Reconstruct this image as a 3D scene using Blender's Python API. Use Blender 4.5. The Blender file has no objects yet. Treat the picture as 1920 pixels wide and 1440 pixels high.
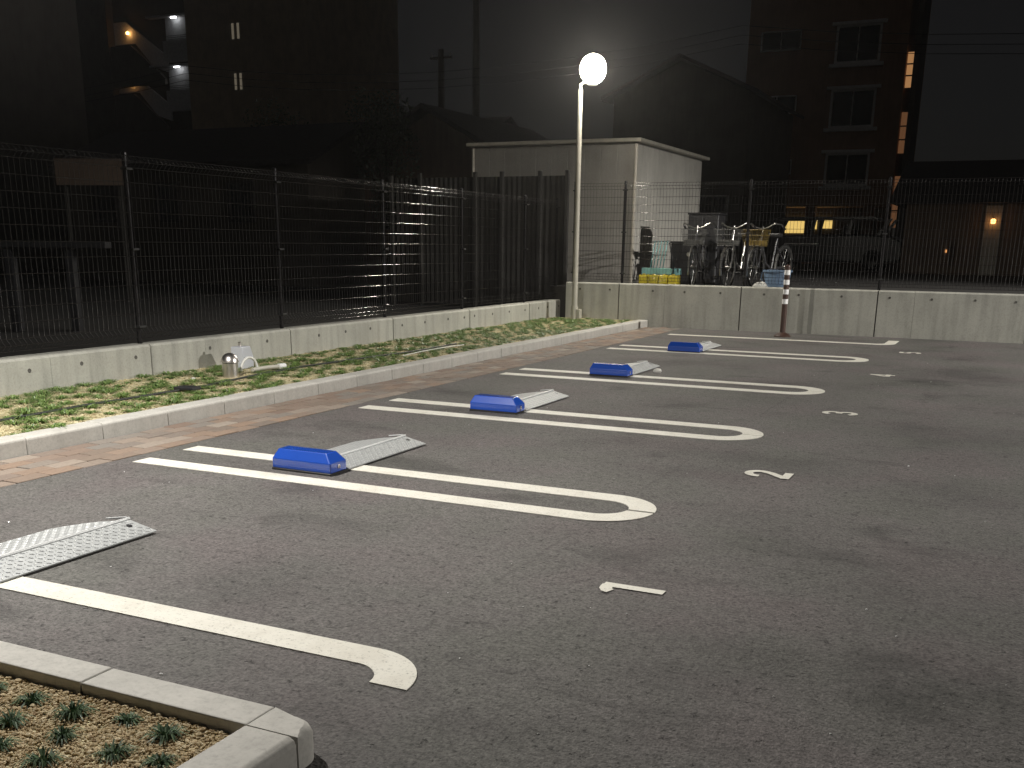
import bpy, bmesh, math, random
from mathutils import Vector, Matrix
R = math.radians
rnd = random.Random(7)

# ------------------------------------------------------------------ camera, sky, lamps' exposure
scene = bpy.context.scene
CAM = Vector((0.0, 0.0, 1.22))
yaw, pitch, roll = R(25.26), R(16.11), R(0.661)
fw = Vector((-math.sin(yaw)*math.cos(pitch), math.cos(yaw)*math.cos(pitch), -math.sin(pitch)))
r0 = Vector((math.cos(yaw), math.sin(yaw), 0)); u0 = r0.cross(fw)
rt = r0*math.cos(roll) + u0*math.sin(roll); up = -r0*math.sin(roll) + u0*math.cos(roll)
cam_d = bpy.data.cameras.new('camera'); cam = bpy.data.objects.new('camera', cam_d)
scene.collection.objects.link(cam)
m3 = Matrix((rt, up, -fw)).transposed()
cam.matrix_world = Matrix.Translation(CAM) @ m3.to_4x4()
cam_d.sensor_width = 36.0; cam_d.lens = 1940.1/1920*36; cam_d.shift_y = 296.1/1920
cam_d.clip_start = 0.05; cam_d.clip_end = 2000
scene.camera = cam

world = bpy.data.worlds.new('World'); scene.world = world; world.use_nodes = True
wn = world.node_tree.nodes; wl = world.node_tree.links; wn.clear()
sky = wn.new('ShaderNodeTexSky'); sky.sky_type = 'NISHITA'; sky.sun_disc = False
sky.sun_elevation = R(38); sky.sun_rotation = R(150)
b1 = wn.new('ShaderNodeBackground'); b1.inputs['Strength'].default_value = 0.0004
wl.new(sky.outputs[0], b1.inputs['Color'])
b2 = wn.new('ShaderNodeBackground'); b2.inputs['Color'].default_value = (0.0074, 0.0066, 0.0062, 1); b2.inputs['Strength'].default_value = 0.75
ad = wn.new('ShaderNodeAddShader'); wo = wn.new('ShaderNodeOutputWorld')
wl.new(b1.outputs[0], ad.inputs[0]); wl.new(b2.outputs[0], ad.inputs[1]); wl.new(ad.outputs[0], wo.inputs['Surface'])

sd = bpy.data.lights.new('moonlight', 'SUN'); sd.energy = 0.004; sd.angle = R(0.5); sd.color = (0.85, 0.92, 1.0)
so = bpy.data.objects.new('moonlight', sd); scene.collection.objects.link(so)
so.rotation_euler = (R(52), 0, R(20))

LAMP_WARM = (1.0, 0.965, 0.905)
# watts, aim (down and into the lot: the heads have reflectors), full cone angle, blend
LAMP_SET = {'far': (0.0, (.30, -.40, -1.0), 146, .35), 'near': (1060.0, (.12, .20, -1.0), 168, .10), 'street': (6000.0, (-9.0, -.6, -4.2), 104, .5)}
# unseen hood added to cut the beam: ring radius, ring drop below the source, house side plate
ADDED_HOOD = {'near': (.30, .062, True), 'street': (.30, .046, False)}
GLOBE_STRENGTH = {'far': 680.0, 'near': 25.0, 'street': 25.0}

scene.view_settings.view_transform = 'Standard'; scene.view_settings.look = 'None'
scene.view_settings.gamma = 1; scene.view_settings.exposure = 0.0
scene.view_settings.use_curve_mapping = False
scene.render.engine = 'CYCLES'
scene.cycles.max_bounces = 4; scene.cycles.diffuse_bounces = 2; scene.cycles.glossy_bounces = 2; scene.cycles.transmission_bounces = 4; scene.cycles.volume_bounces = 0

# ------------------------------------------------------------------ helpers
COL = scene.collection
def tag(o, label=None, cat=None, group=None, kind=None):
    if label: o['label'] = label
    if cat: o['category'] = cat
    if group: o['group'] = group
    if kind: o['kind'] = kind
    return o
def empty(name, loc=(0, 0, 0), rz=0.0, label=None, cat=None, group=None):
    o = bpy.data.objects.new(name, None); COL.objects.link(o)
    o.location = loc; o.rotation_euler = (0, 0, rz); o.empty_display_size = 0.1
    return tag(o, label, cat, group)
def link(name, me, parent=None, loc=(0, 0, 0), rz=0.0):
    o = bpy.data.objects.new(name, me); COL.objects.link(o); o.parent = parent
    o.location = loc; o.rotation_euler = (0, 0, rz)
    return o
def copy_tree(o, parent=None):
    c = o.copy(); COL.objects.link(c); c.parent = parent
    for ch in list(o.children): copy_tree(ch, c)
    return c

class MB:
    """collects vertices and faces; build() makes ONE mesh object"""
    def __init__(s): s.v = []; s.f = []; s.sm = []
    def add(s, vs, fs, smooth=False):
        o = len(s.v); s.v += [tuple(v) for v in vs]
        s.f += [tuple(i+o for i in f) for f in fs]; s.sm += [smooth]*len(fs)
        return s
    def box(s, x0, x1, y0, y1, z0, z1):
        vs = [(x, y, z) for z in (z0, z1) for y in (y0, y1) for x in (x0, x1)]
        return s.add(vs, [(0, 2, 3, 1), (4, 5, 7, 6), (0, 1, 5, 4), (1, 3, 7, 5), (3, 2, 6, 7), (2, 0, 4, 6)])
    def prism(s, pts, axis, a, b, smooth=False):
        """extrude a 2d polygon along axis 'x','y','z' from a to b"""
        n = len(pts)
        def P(p, t):
            return {'x': (t, p[0], p[1]), 'y': (p[0], t, p[1]), 'z': (p[0], p[1], t)}[axis]
        vs = [P(p, a) for p in pts]+[P(p, b) for p in pts]
        s.add(vs, [tuple(range(n))[::-1], tuple(range(n, 2*n))])
        return s.add(vs, [(i, (i+1) % n, n+(i+1) % n, n+i) for i in range(n)], smooth)
    def tube(s, path, r, n=8, caps=True, r1=None):
        path = [Vector(p) for p in path]; m = len(path); rings = []
        prev = None
        for i, p in enumerate(path):
            t = (path[min(i+1, m-1)]-path[max(i-1, 0)]).normalized()
            if prev is None:
                a = Vector((0, 0, 1)) if abs(t.z) < .9 else Vector((1, 0, 0))
                u = t.cross(a).normalized()
            else:
                u = (prev - t*prev.dot(t)).normalized()
            prev = u; w = t.cross(u)
            rr = r if r1 is None else r+(r1-r)*i/(m-1)
            rings.append([p+(u*math.cos(2*math.pi*k/n)+w*math.sin(2*math.pi*k/n))*rr for k in range(n)])
        vs = [v for rg in rings for v in rg]
        fs = [(i*n+k, i*n+(k+1) % n, (i+1)*n+(k+1) % n, (i+1)*n+k) for i in range(m-1) for k in range(n)]
        s.add(vs, fs, True)
        if caps: s.add(vs, [tuple(range(n))[::-1], tuple((m-1)*n+k for k in range(n))])
        return s
    def lathe(s, prof, n=24, c=(0, 0, 0), smooth=True):
        vs = []; m = len(prof)
        for (r, z) in prof:
            vs += [(c[0]+r*math.cos(2*math.pi*k/n), c[1]+r*math.sin(2*math.pi*k/n), c[2]+z) for k in range(n)]
        fs = [(i*n+k, i*n+(k+1) % n, (i+1)*n+(k+1) % n, (i+1)*n+k) for i in range(m-1) for k in range(n)]
        s.add(vs, fs, smooth)
        s.add(vs, [tuple(range(n))[::-1], tuple((m-1)*n+k for k in range(n))])
        return s
    def torus(s, c, R_, r, axis='y', n=24, k=8):
        vs = []
        for i in range(n):
            a = 2*math.pi*i/n
            for j in range(k):
                b = 2*math.pi*j/k; q = R_+r*math.cos(b)
                p = {'x': (r*math.sin(b), q*math.cos(a), q*math.sin(a)), 'y': (q*math.cos(a), r*math.sin(b), q*math.sin(a)), 'z': (q*math.cos(a), q*math.sin(a), r*math.sin(b))}[axis]
                vs.append((c[0]+p[0], c[1]+p[1], c[2]+p[2]))
        return s.add(vs, [(i*k+j, ((i+1) % n)*k+j, ((i+1) % n)*k+(j+1) % k, i*k+(j+1) % k) for i in range(n) for j in range(k)], True)
    def mesh(s, name, mat, bevel=0.0, seg=1):
        me = bpy.data.meshes.new(name); me.from_pydata(s.v, [], s.f)
        me.polygons.foreach_set('use_smooth', s.sm)
        me.materials.append(mat)
        bm = bmesh.new(); bm.from_mesh(me)
        bmesh.ops.remove_doubles(bm, verts=bm.verts, dist=1e-5)
        bmesh.ops.recalc_face_normals(bm, faces=bm.faces)
        if bevel:
            es = [e for e in bm.edges if len(e.link_faces) == 2 and e.calc_face_angle(0) > .5]
            bmesh.ops.bevel(bm, geom=es, offset=bevel, segments=seg, profile=.5, affect='EDGES', clamp_overlap=True)
        for e in bm.edges:
            if len(e.link_faces) == 2 and e.calc_face_angle(0) > R(38): e.smooth = False
        bm.to_mesh(me); bm.free(); me.update()
        return me
    def build(s, name, mat, parent=None, loc=(0, 0, 0), rz=0.0, bevel=0.0, seg=1):
        return link(name, s.mesh(name, mat, bevel, seg), parent, loc, rz)

# ------------------------------------------------------------------ materials
def base(name):
    m = bpy.data.materials.new(name); m.use_nodes = True
    nt = m.node_tree; b = nt.nodes['Principled BSDF']
    return m, nt, b
def N(nt, t, **kw):
    n = nt.nodes.new(t)
    for k, v in kw.items():
        if k in n.inputs: n.inputs[k].default_value = v
        else: setattr(n, k, v)
    return n
def coords(nt, scale=(1, 1, 1), world_space=True):
    if world_space:
        g = N(nt, 'ShaderNodeNewGeometry'); src = g.outputs['Position']
    else:
        g = N(nt, 'ShaderNodeTexCoord'); src = g.outputs['Object']
    mp = N(nt, 'ShaderNodeMapping'); mp.inputs['Scale'].default_value = scale
    nt.links.new(src, mp.inputs['Vector'])
    return mp.outputs['Vector']
def ramp(nt, src, stops):
    r = N(nt, 'ShaderNodeValToRGB'); e = r.color_ramp.elements
    while len(e) < len(stops): e.new(.5)
    for i, (p, c) in enumerate(stops):
        e[i].position = p; e[i].color = (c[0], c[1], c[2], 1) if not isinstance(c, (int, float)) else (c, c, c, 1)
    nt.links.new(src, r.inputs['Fac']); return r.outputs['Color']
def mix(nt, a, b, fac, blend='MIX'):
    n = N(nt, 'ShaderNodeMix', data_type='RGBA', blend_type=blend)
    for i, v in ((0, fac), (6, a), (7, b)):
        if hasattr(v, 'type') and hasattr(v, 'is_linked'): nt.links.new(v, n.inputs[i])
        elif i == 0: n.inputs[0].default_value = v
        else: n.inputs[i].default_value = (v[0], v[1], v[2], 1)
    return n.outputs[2]
def bump(nt, b, h, strength, dist):
    n = N(nt, 'ShaderNodeBump'); n.inputs['Strength'].default_value = strength; n.inputs['Distance'].default_value = dist
    nt.links.new(h, n.inputs['Height']); nt.links.new(n.outputs[0], b.inputs['Normal'])
def plain(name, col, rough=.6, metal=0.0, coat=0.0, var=.12, scale=9, bmp=0.0, spec=.5):
    m, nt, b = base(name)
    v = coords(nt, (1, 1, 1))
    nz = N(nt, 'ShaderNodeTexNoise', Scale=scale, Detail=5.0); nt.links.new(v, nz.inputs['Vector'])
    c = ramp(nt, nz.outputs['Fac'], [(.3, [x*(1-var) for x in col]), (.7, [min(1, x*(1+var)) for x in col])])
    nt.links.new(c, b.inputs['Base Color'])
    b.inputs['Roughness'].default_value = rough; b.inputs['Metallic'].default_value = metal
    b.inputs['Specular IOR Level'].default_value = spec
    b.inputs['Coat Weight'].default_value = coat; b.inputs['Coat Roughness'].default_value = .06
    if bmp: bump(nt, b, nz.outputs['Fac'], bmp, .004)
    return m
def emit(name, col, strength):
    m, nt, b = base(name); nt.nodes.remove(b)
    e = N(nt, 'ShaderNodeEmission'); e.inputs['Color'].default_value = (*col, 1); e.inputs['Strength'].default_value = strength
    nt.links.new(e.outputs[0], nt.nodes['Material Output'].inputs['Surface']); return m

def mat_asphalt():
    m, nt, b = base('asphalt')
    v = coords(nt)
    big = N(nt, 'ShaderNodeTexNoise', Scale=.75, Detail=4.0, Roughness=.55); nt.links.new(v, big.inputs['Vector'])
    hue = N(nt, 'ShaderNodeTexNoise', Scale=1.3, Detail=3.0); nt.links.new(v, hue.inputs['Vector'])
    c = ramp(nt, hue.outputs['Fac'], [(.36, (.120, .106, .104)), (.50, (.115, .108, .103)), (.64, (.110, .107, .098))])
    c = mix(nt, c, ramp(nt, big.outputs['Fac'], [(.30, .62), (.45, .94), (.68, 1.14)]), 1.0, 'MULTIPLY')
    # dark oily patches with soft edges
    st = N(nt, 'ShaderNodeTexNoise', Scale=1.15, Detail=5.0, Roughness=.62); st.inputs['Distortion'].default_value = .5
    vs = coords(nt, (1.0, 1.6, 1)); nt.links.new(vs, st.inputs['Vector'])
    c = mix(nt, c, ramp(nt, st.outputs['Fac'], [(.30, .45), (.43, 1.0)]), .7, 'MULTIPLY')
    # aggregate
    vo = N(nt, 'ShaderNodeTexVoronoi', Scale=150.0); nt.links.new(v, vo.inputs['Vector'])
    fine = N(nt, 'ShaderNodeTexNoise', Scale=75.0, Detail=6.0, Roughness=.7); nt.links.new(v, fine.inputs['Vector'])
    c = mix(nt, c, ramp(nt, fine.outputs['Fac'], [(.32, .30), (.50, 1.0), (.70, 1.45)]), .95, 'MULTIPLY')
    mid = N(nt, 'ShaderNodeTexNoise', Scale=22.0, Detail=5.0, Roughness=.75); nt.links.new(v, mid.inputs['Vector'])
    c = mix(nt, c, ramp(nt, mid.outputs['Fac'], [(.30, .62), (.5, 1.0), (.7, 1.22)]), .9, 'MULTIPLY')
    c = mix(nt, c, ramp(nt, vo.outputs['Color'], [(0, .72), (1, 1.25)]), .55, 'MULTIPLY')
    # small open voids
    pit = N(nt, 'ShaderNodeTexNoise', Scale=26.0, Detail=4.0, Roughness=.75); nt.links.new(v, pit.inputs['Vector'])
    pm = ramp(nt, pit.outputs['Fac'], [(.32, .22), (.40, 1.0)])
    c = mix(nt, c, pm, .85, 'MULTIPLY')
    # paving lane joint along the bays' front
    sx = N(nt, 'ShaderNodeSeparateXYZ'); nt.links.new(coords(nt), sx.inputs[0])
    wob = N(nt, 'ShaderNodeTexNoise', Scale=3.0); nt.links.new(v, wob.inputs['Vector'])
    a1 = N(nt, 'ShaderNodeMath', operation='MULTIPLY_ADD'); nt.links.new(wob.outputs['Fac'], a1.inputs[0]); a1.inputs[1].default_value = .05; nt.links.new(sx.outputs[0], a1.inputs[2])
    a2 = N(nt, 'ShaderNodeMath', operation='ADD'); nt.links.new(a1.outputs[0], a2.inputs[0]); a2.inputs[1].default_value = 1.60
    a3 = N(nt, 'ShaderNodeMath', operation='ABSOLUTE'); nt.links.new(a2.outputs[0], a3.inputs[0])
    c = mix(nt, c, ramp(nt, a3.outputs[0], [(.002, .55), (.010, 1.0)]), .35, 'MULTIPLY')
    nt.links.new(c, b.inputs['Base Color'])
    b.inputs['Roughness'].default_value = .82; b.inputs['Specular IOR Level'].default_value = .35
    h = mix(nt, fine.outputs['Fac'], vo.outputs['Distance'], .5)
    h = mix(nt, h, pm, .5)
    bump(nt, b, h, 1.0, .008)
    return m
def mat_concrete(name, col, streak=.25, drip=None, rough=.85):
    m, nt, b = base(name)
    v = coords(nt); vst = coords(nt, (9, 9, .7))
    n1 = N(nt, 'ShaderNodeTexNoise', Scale=1.6, Detail=6.0, Roughness=.6); nt.links.new(v, n1.inputs['Vector'])
    n2 = N(nt, 'ShaderNodeTexNoise', Scale=1.2, Detail=4.0); nt.links.new(vst, n2.inputs['Vector'])
    n3 = N(nt, 'ShaderNodeTexNoise', Scale=60.0, Detail=4.0, Roughness=.7); nt.links.new(v, n3.inputs['Vector'])
    c = ramp(nt, n1.outputs['Fac'], [(.3, [x*.82 for x in col]), (.55, col), (.75, [x*1.1 for x in col])])
    c = mix(nt, c, ramp(nt, n2.outputs['Fac'], [(.32, 1-streak), (.55, 1.0), (.8, 1.05)]), .9, 'MULTIPLY')
    c = mix(nt, c, ramp(nt, n3.outputs['Fac'], [(.25, .72), (.5, 1.0), (.8, 1.1)]), .8, 'MULTIPLY')
    if drip:
        sx = N(nt, 'ShaderNodeSeparateXYZ'); nt.links.new(v, sx.inputs[0])
        wob = N(nt, 'ShaderNodeTexNoise', Scale=6.0); nt.links.new(v, wob.inputs['Vector'])
        a1 = N(nt, 'ShaderNodeMath', operation='MULTIPLY_ADD'); nt.links.new(wob.outputs['Fac'], a1.inputs[0]); a1.inputs[1].default_value = .03; nt.links.new(sx.outputs[0], a1.inputs[2])
        a2 = N(nt, 'ShaderNodeMath', operation='SUBTRACT'); nt.links.new(a1.outputs[0], a2.inputs[0]); a2.inputs[1].default_value = drip+.015
        a3 = N(nt, 'ShaderNodeMath', operation='ABSOLUTE'); nt.links.new(a2.outputs[0], a3.inputs[0])
        c = mix(nt, c, ramp(nt, a3.outputs[0], [(.028, .55), (.036, 1.0)]), .9, 'MULTIPLY')
    nt.links.new(c, b.inputs['Base Color']); b.inputs['Roughness'].default_value = rough
    bump(nt, b, n3.outputs['Fac'], .25, .003)
    return m
def mat_paint_line():
    m, nt, b = base('line_paint')
    v = coords(nt)
    n1 = N(nt, 'ShaderNodeTexNoise', Scale=5.0, Detail=6.0, Roughness=.65); nt.links.new(v, n1.inputs['Vector'])
    n2 = N(nt, 'ShaderNodeTexNoise', Scale=90.0, Detail=4.0, Roughness=.7); nt.links.new(v, n2.inputs['Vector'])
    vc = coords(nt, (14, 90, 1))
    n3 = N(nt, 'ShaderNodeTexNoise', Scale=1.0, Detail=3.0); nt.links.new(vc, n3.inputs['Vector'])
    c = ramp(nt, n1.outputs['Fac'], [(.25, (.56, .53, .46)), (.5, (.66, .64, .57)), (.8, (.72, .70, .63))])
    c = mix(nt, c, ramp(nt, n2.outputs['Fac'], [(.30, .45), (.44, 1.0)]), .85, 'MULTIPLY')
    c = mix(nt, c, ramp(nt, n3.outputs['Fac'], [(.26, .45), (.33, 1.0)]), .6, 'MULTIPLY')
    nt.links.new(c, b.inputs['Base Color']); b.inputs['Roughness'].default_value = .65
    bump(nt, b, n2.outputs['Fac'], .5, .003)
    return m
def mat_random(name, stops, rough=.8, noise=40.0, island=True):
    """colour varies piece by piece"""
    m, nt, b = base(name)
    if island:
        g = N(nt, 'ShaderNodeNewGeometry'); src = g.outputs['Random Per Island']
    else:
        g = N(nt, 'ShaderNodeObjectInfo'); src = g.outputs['Random']
    c = ramp(nt, src, stops)
    v = coords(nt)
    n = N(nt, 'ShaderNodeTexNoise', Scale=noise, Detail=5.0, Roughness=.7); nt.links.new(v, n.inputs['Vector'])
    c = mix(nt, c, ramp(nt, n.outputs['Fac'], [(.25, .7), (.5, 1.0), (.8, 1.15)]), .8, 'MULTIPLY')
    nt.links.new(c, b.inputs['Base Color']); b.inputs['Roughness'].default_value = rough
    bump(nt, b, n.outputs['Fac'], .3, .003)
    return m
def mat_leaf(name, a, c_):
    m, nt, b = base(name)
    g = N(nt, 'ShaderNodeNewGeometry')
    c = ramp(nt, g.outputs['Random Per Island'], [(0, a), (1, c_)])
    nt.links.new(c, b.inputs['Base Color']); b.inputs['Roughness'].default_value = .45
    b.inputs['Specular IOR Level'].default_value = .5
    return m

M = {}
M['asphalt'] = mat_asphalt()
M['wall'] = mat_concrete('wall_concrete', (.40, .395, .35), .22, drip=-2.66)
M['kerb'] = mat_concrete('kerb_concrete', (.46, .445, .41), .12)
M['line'] = mat_paint_line()
M['paver'] = mat_random('paver_brick', [(0, (.15, .125, .105)), (.25, (.235, .165, .12)), (.5, (.19, .172, .152)), (.75, (.18, .125, .095)), (1, (.28, .24, .20))], .85, 55, island=False)
M['paver_far'] = mat_random('paver_brick_small', [(0, (.15, .125, .105)), (.25, (.235, .165, .12)), (.5, (.19, .172, .152)), (.75, (.18, .125, .095)), (1, (.28, .24, .20))], .85, 55, island=True)
M['joint'] = plain('joint_sand', (.10, .085, .07), .95, scale=60, var=.3)
M['soil'] = plain('planter_soil', (.46, .40, .24), .95, scale=45, var=.38, bmp=.8)
M['gravel'] = mat_random('soil_granules', [(0, (.28, .19, .10)), (.2, (.42, .32, .18)), (.7, (.50, .40, .24)), (1, (.62, .53, .36))], .9, 60)
M['gravel_pale'] = mat_random('planter_granules', [(0, (.26, .20, .11)), (.3, (.38, .32, .18)), (.7, (.46, .40, .24)), (1, (.62, .56, .38))], .9, 60)
M['leaf_near'] = mat_leaf('tuft_blade_dark', (.03, .065, .032), (.13, .20, .10))
M['leaf'] = mat_leaf('tuft_blade', (.06, .115, .025), (.19, .27, .08))
M['tree_leaf'] = mat_leaf('tree_leaf', (.02, .035, .015), (.05, .07, .03))
M['bark'] = plain('bark', (.06, .045, .035), .9)
def mat_blue():
    m = plain('blue_gloss_paint', (.012, .070, .42), .26, 0, .9, .05, 4); return m
M['blue'] = mat_blue()
M['black'] = plain('black_plastic', (.012, .012, .014), .45)
M['alu'] = plain('tread_aluminium', (.31, .32, .32), .58, .3, var=.12, scale=30)
M['alu_bright'] = plain('raised_aluminium', (.56, .57, .57), .46, .35, var=.06)
M['steel'] = plain('stainless_steel', (.72, .68, .65), .34, 1.0, var=.05)
M['galv'] = plain('pale_painted_steel', (.44, .42, .36), .45, .0, .2, var=.05)
M['fence'] = plain('dark_coated_wire', (.014, .012, .012), .13, .0, .0, var=.1, spec=.40)
M['fence_vert'] = plain('dark_coated_upright_wire', (.014, .012, .012), .45, .0, .0, var=.1, spec=.30)
M['fence_post'] = plain('dark_coated_post', (.016, .015, .016), .22, 0, .0, var=.1, spec=.35)
M['clamp'] = plain('clamp_metal', (.05, .05, .05), .25, .3)
M['hole'] = plain('tie_hole_dark', (.10, .095, .085), .95)
M['clear'] = None
m, nt, b = base('cloudy_plastic'); b.inputs['Base Color'].default_value = (.72, .74, .80, 1); b.inputs['Roughness'].default_value = .3
b.inputs['Transmission Weight'].default_value = .35; b.inputs['IOR'].default_value = 1.45; M['clear'] = m
M['hose_white'] = plain('white_hose', (.62, .62, .58), .4)
M['hose_black'] = plain('black_hose', (.02, .022, .02), .5)
M['brown'] = plain('bollard_brown', (.055, .028, .02), .45)
M['white_band'] = plain('reflective_white', (.82, .82, .82), .4)
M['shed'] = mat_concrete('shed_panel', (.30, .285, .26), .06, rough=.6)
M['shed_side_lit'] = mat_concrete('shed_side_lit_panel', (.52, .50, .45), .06, rough=.6)  # paler copy of the shed panel: light on the side put into the colour
M['shed_trim'] = plain('shed_trim', (.42, .39, .33), .5)
M['panel'] = plain('weathered_sheet', (.035, .033, .030), .95, scale=3, var=.3)
M['yellow'] = plain('yellow_plastic', (.62, .50, .03), .4, 0, .3)
M['cyan'] = plain('teal_paint', (.20, .42, .42), .45)
M['dark'] = plain('dark_cabinet', (.018, .018, .02), .5)
M['bluebin'] = plain('blue_plastic', (.16, .24, .36), .45)
M['bag'] = plain('white_plastic_bag', (.55, .55, .52), .6, scale=30, var=.2, bmp=.6)
M['chrome'] = plain('chrome', (.62, .61, .58), .28, 1.0, var=.03)
M['tyre'] = plain('tyre_rubber', (.015, .015, .015), .8)
M['bike_dark'] = plain('bike_paint', (.05, .05, .055), .3, 0, .5)
M['basket_grey'] = plain('basket_grey', (.09, .09, .085), .5)
M['basket_yel'] = plain('basket_yellow', (.22, .15, .03), .5)
M['brick_apt'] = mat_concrete('brown_tile', (.34, .19, .12), .1)
M['trim'] = plain('pale_window_trim', (.75, .73, .70), .6)
def mat_glass():
    m, nt, b = base('dark_window_glass'); b.inputs['Base Color'].default_value = (.02, .025, .03, 1); b.inputs['Roughness'].default_value = .05
    b.inputs['Specular IOR Level'].default_value = .8; return m
M['glass'] = mat_glass()
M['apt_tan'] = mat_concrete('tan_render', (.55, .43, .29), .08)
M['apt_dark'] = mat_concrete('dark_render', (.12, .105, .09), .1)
M['stair_white'] = plain('stair_white', (.62, .62, .62), .7)
M['house_wall'] = mat_concrete('house_wall', (.20, .145, .11), .15)
M['roof'] = plain('roof_tile', (.05, .045, .045), .6, scale=14, var=.3)
M['car'] = plain('car_dark_paint', (.008, .009, .011), .32, 0, .25)
m, nt, b = base('car_glass'); b.inputs['Base Color'].default_value = (.55, .55, .5, 1); b.inputs['Roughness'].default_value = .03
b.inputs['Transmission Weight'].default_value = 1.0; b.inputs['IOR'].default_value = 1.1; M['car_glass'] = m
M['neighbour'] = plain('neighbour_ground', (.014, .013, .012), .95, scale=5, var=.3)
M['yard'] = plain('yard_ground', (.035, .032, .03), .95, scale=5, var=.3)
M['stone'] = plain('pale_stone', (.62, .60, .56), .8, scale=25, var=.2, bmp=.5)
M['glints'] = mat_random('pale_glint_chips', [(0, (.35, .34, .32)), (.6, (.6, .6, .58)), (1, (.9, .9, .9))], .25, 50)  # pale chips standing in for glints on the asphalt

# ------------------------------------------------------------------ the setting
def struct(name, mb, mat, **k):
    return tag(mb.build(name, mat, **k), kind='structure')
WALLX, WALLY = -6.67, 15.66
g = MB(); g.box(-160, 160, -60, 240, -1.2, -.35); struct('ground', g, M['neighbour'])
g = MB(); g.box(-4.53, 30, -25, WALLY+.02, -.33, 0); struct('parking_lot_asphalt', g, M['asphalt'])
g = MB(); g.box(-159, WALLX-.2, -25, 239, -.34, .10); struct('neighbour_plot', g, M['neighbour'])
g = MB(); g.box(WALLX-.2, 159, WALLY+.2, 239, -.33, .56); struct('raised_yard', g, M['yard'])
g = MB(); g.box(WALLX+.001, -5.235, -6, WALLY-.002, -.33, .084); struct('planter_soil', g, M['soil'])
g = MB(); g.box(-5.085, -4.531, -6, WALLY-.002, -.33, -.014)
pav = struct('paver_strip', g, M['joint'])

# pavers: rows of long bricks along the kerb, the 300 nearest in view singly, the rest joined
rows = [-5.083+.1102*i for i in range(5)]
bw, bl, gap = .1052, .211, .006
cells = []
for i, x in enumerate(rows):
    y = -0.4 + (i*.083) % .217
    while y < WALLY-.23:
        cells.append((x, y)); y += bl+gap
vis = [c for c in cells if c[1] > 2.9]
vis.sort(key=lambda c: c[1])
def brick_pts(x, y, dz): return (x, x+bw, y, y+bl, -.06+dz, .0035+dz)
bm_ = MB(); bm_.box(0, bw, 0, bl, -.06, .0035); brick_me = bm_.mesh('paver', M['paver'], bevel=.003)
for (x, y) in vis[:298]:
    o = link('paver', brick_me, pav, (x, y, rnd.uniform(-.0018, .0018)))
    o.rotation_euler = (R(rnd.uniform(-.35, .35)), R(rnd.uniform(-.4, .4)), 0)
rest = MB()
for (x, y) in vis[298:]+[c for c in cells if c[1] <= 2.9]:
    rest.box(*brick_pts(x, y, rnd.uniform(-.0018, .0018)))
tag(rest.build('small_far_pavers', M['paver_far'], pav), kind='stuff')

# kerb of the long planter
kerb = empty('planter_kerb', (-5.09, 4.16, 0), label='long straight row of pale concrete kerb stones edging the grass strip', cat='kerb')
kp = [(0, -.2), (0, .090), (-.004, .097), (-.012, .102), (-.022, .104), (-.147, .104), (-.147, -.2)]
def kerb_mesh(L): q = MB(); q.prism(kp, 'y', 0, L); return q.mesh('kerb_stone', M['kerb'], bevel=.0035)
ks = kerb_mesh(.5685)
y = 4.16-.5725*9
while y < WALLY-.3:
    if y+.5725 > WALLY-.01:
        link('kerb_stone', kerb_mesh(WALLY-.02-y), kerb, (0, y-4.16, 0)); break
    link('kerb_stone', ks, kerb, (rnd.uniform(-.0015, .0015), y-4.16, rnd.uniform(-.0015, .0015))); y += .5725

# near planting island
isl = empty('island_kerb', (-1.40, 1.905, 0), label='pale concrete kerb with rounded corner around the near planting bed', cat='kerb')
kx = [(0, -.2), (0, .092), (-.112, .092), (-.112, -.2)]
def kx_mesh(L, mb=None):
    q = MB(); q.prism(kx, 'x', 0, L); return q.mesh('kerb_stone', M['kerb'], bevel=.004, seg=2)
for x0, L in ((-.70, .546), (-1.274, .57), (-1.848, .57), (-2.422, .57)):
    link('kerb_stone', kx_mesh(L), isl, (x0, 0, rnd.uniform(-.001, .002)))
ky = [(0, -.2), (0, .072), (-.006, .084), (-.02, .092), (-.151, .092), (-.151, -.2)]
for y0, L in ((-.113-.572, .568), (-.113-1.146, .568), (-.113-1.72, .568)):
    q = MB(); q.prism(ky, 'y', 0, L); link('kerb_stone', q.mesh('kerb_stone', M['kerb'], bevel=.004, seg=2), isl, (0, y0, rnd.uniform(-.001, .002)))
pts = [(-.151, -.110), (-.002, -.110)]
for k in range(0, 9):
    a = R(90*k/8); pts.append((-.002-.075+.075*math.cos(a), -.075+.075*math.sin(a)))
pts += [(-.151, 0)]
q = MB(); n = len(pts)
cx, cy = -.09, -.06
def inset(p, d):
    dx, dy = cx-p[0], cy-p[1]; L = math.hypot(dx, dy); return (p[0]+dx/L*d, p[1]+dy/L*d)
rg = [[(p[0], p[1], -.2) for p in pts], [(p[0], p[1], .066) for p in pts],
      [(*(inset(p, .007) if 1 < i < n-1 else p), .080 if 1 < i < n-1 else .09) for i, p in enumerate(pts)],
      [(*(inset(p, .022) if 1 < i < n-1 else p), .091) for i, p in enumerate(pts)]]
vs = [v for r_ in rg for v in r_]
q.add(vs, [(i*n+k, i*n+(k+1) % n, (i+1)*n+(k+1) % n, (i+1)*n+k) for i in range(3) for k in range(n)], True)
q.add(vs, [tuple(3*n+k for k in range(n))])
cs = q.build('corner_stone', M['kerb'], isl); tag(cs, 'rounded corner stone, dark scuff marks on its edge')
g = MB(); g.box(-4.0, -1.553, -.6, 1.79, -.2, .056); struct('island_soil', g, M['soil'])

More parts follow.
